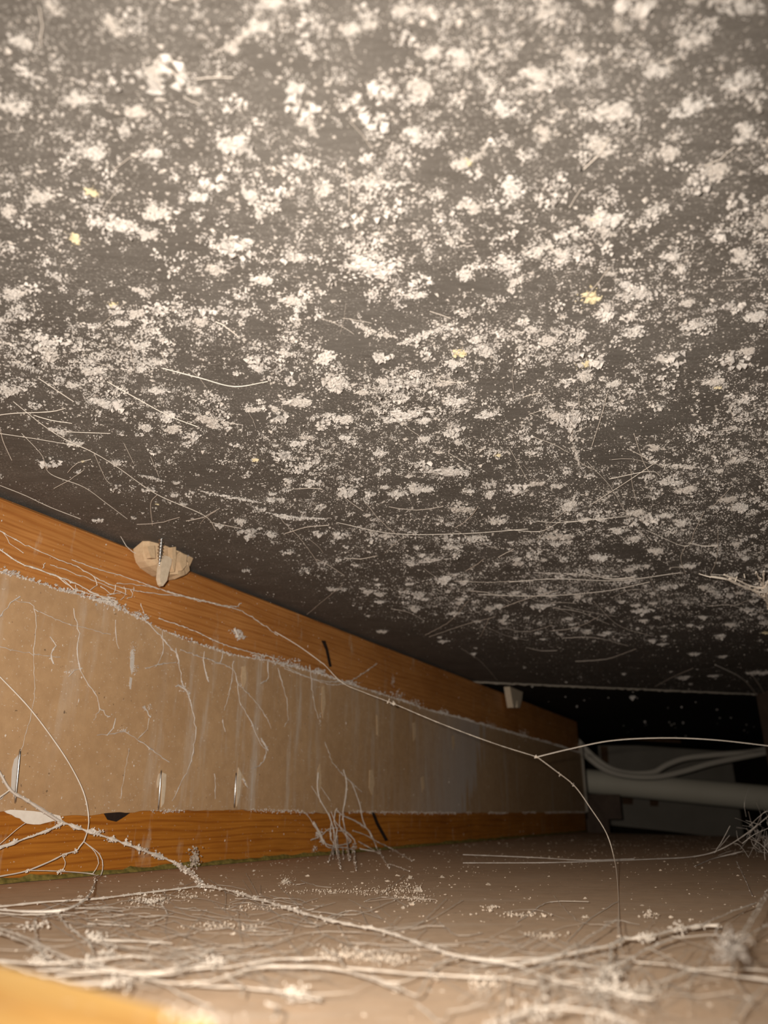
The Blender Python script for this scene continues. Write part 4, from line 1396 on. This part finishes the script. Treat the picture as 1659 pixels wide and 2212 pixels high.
# wall parts were given world matrices: restore them under their empties
bpy.context.view_layer.update()
for e in (upper, lower, panel, front):
    for ch in e.children:
        if ch.name.startswith('staple'):
            ch.matrix_world = Matrix.Identity(4)
        else:
            ch.matrix_world = fm_ if e is front else WALL_M

# ================================================================== FLOOR DUST AND CRUMBS
fd_ = MB()
n = 16000
X = rng.uniform(-0.45, 0.9, n)
Y = rng.uniform(0.08, 1.7, n)
nn = 0.5 * vnoise(X, Y, 0.06, 61) + 0.5 * vnoise(X * 0.6, Y, 0.012, 62)
ok = (wall_dist(X, Y) > 0.004) & (rng.random(n) < np.clip((nn - 0.3) * 2, 0.03, 1))
X, Y = X[ok], Y[ok]
cr = (X - FE_A[0]) * fd[1] - (Y - FE_A[1]) * fd[0]
ok = cr > 0.01
X, Y = X[ok], Y[ok]
n = len(X)
s = rng.lognormal(math.log(0.00032), 0.5, n).clip(0.00012, 0.0014)
fd_.flecks(np.stack([X, Y, FLOOR + s * 0.4], 1), np.stack([s * rng.uniform(1, 2.4, n), s, s * 0.8], 1))
# low drifts of fluff
for (x, y, w, h) in [(820, 1925, 120, 12), (880, 1915, 60, 16), (900, 1940, 70, 14), (1060, 1962, 30, 10), (1130, 1975, 90, 8), (1400, 1978, 30, 10), (620, 1905, 26, 20), (320, 1945, 80, 16), (560, 1960, 90, 8), (750, 2060, 100, 20), (830, 2070, 90, 16), (1050, 2120, 60, 26), (1390, 2140, 50, 14), (940, 2110, 30, 10), (1180, 2020, 60, 6), (400, 1935, 60, 12), (480, 2000, 120, 10), (700, 1925, 120, 8)]:
    k = int(w * h / 12) + 20
    px_ = np.stack([x + rng.normal(0, w * 0.33, k), y + rng.normal(0, h * 0.4, k)], 1)
    C = np.array([on_f(max(-100, a), max(1835, b2), rng.uniform(0.0002, 0.002)) for a, b2 in px_])
    C = C[wall_dist(C[:, 0], C[:, 1]) > 0.004]
    fd_.flecks(C, rng.uniform(0.0002, 0.0006, len(C)))
tag(fd_.build('floor_dust', 'dust_warm', floor), kind='stuff')

CRM = []
for i in range(3):
    me = clump_mesh(300 + i, 40, 3, True)
    me.transform(Matrix.Scale(-1, 4, (0, 0, 1)))
    me.materials.append(M['dust_warm'])
    CRM.append(me)
for i, (x, y, w) in enumerate([(543, 2012, 26), (613, 1908, 24), (172, 1938, 14), (955, 1896, 12), (1056, 1912, 12), (1262, 1982, 14), (1402, 1970, 16), (928, 2142, 16), (955, 2142, 12), (886, 1898, 18), (905, 1925, 26), (1065, 1960, 18), (350, 1947, 26), (390, 1911, 14), (722, 1930, 12)]):
    p = on_f(x, y)
    t = depth(p) / F_PX
    o = bpy.data.objects.new('debris_crumb', CRM[i % 3])
    o.location = (p[0], p[1], FLOOR)
    o.scale = (w * t * 0.5, w * t * 0.45, w * t * 0.55)
    o.rotation_euler = (0, 0, rng.uniform(0, 6.28))
    col.objects.link(o)
    tag(o, 'small beige crumb of debris lying on the dusty floor board', 'crumb', 'crumbs on the floor')
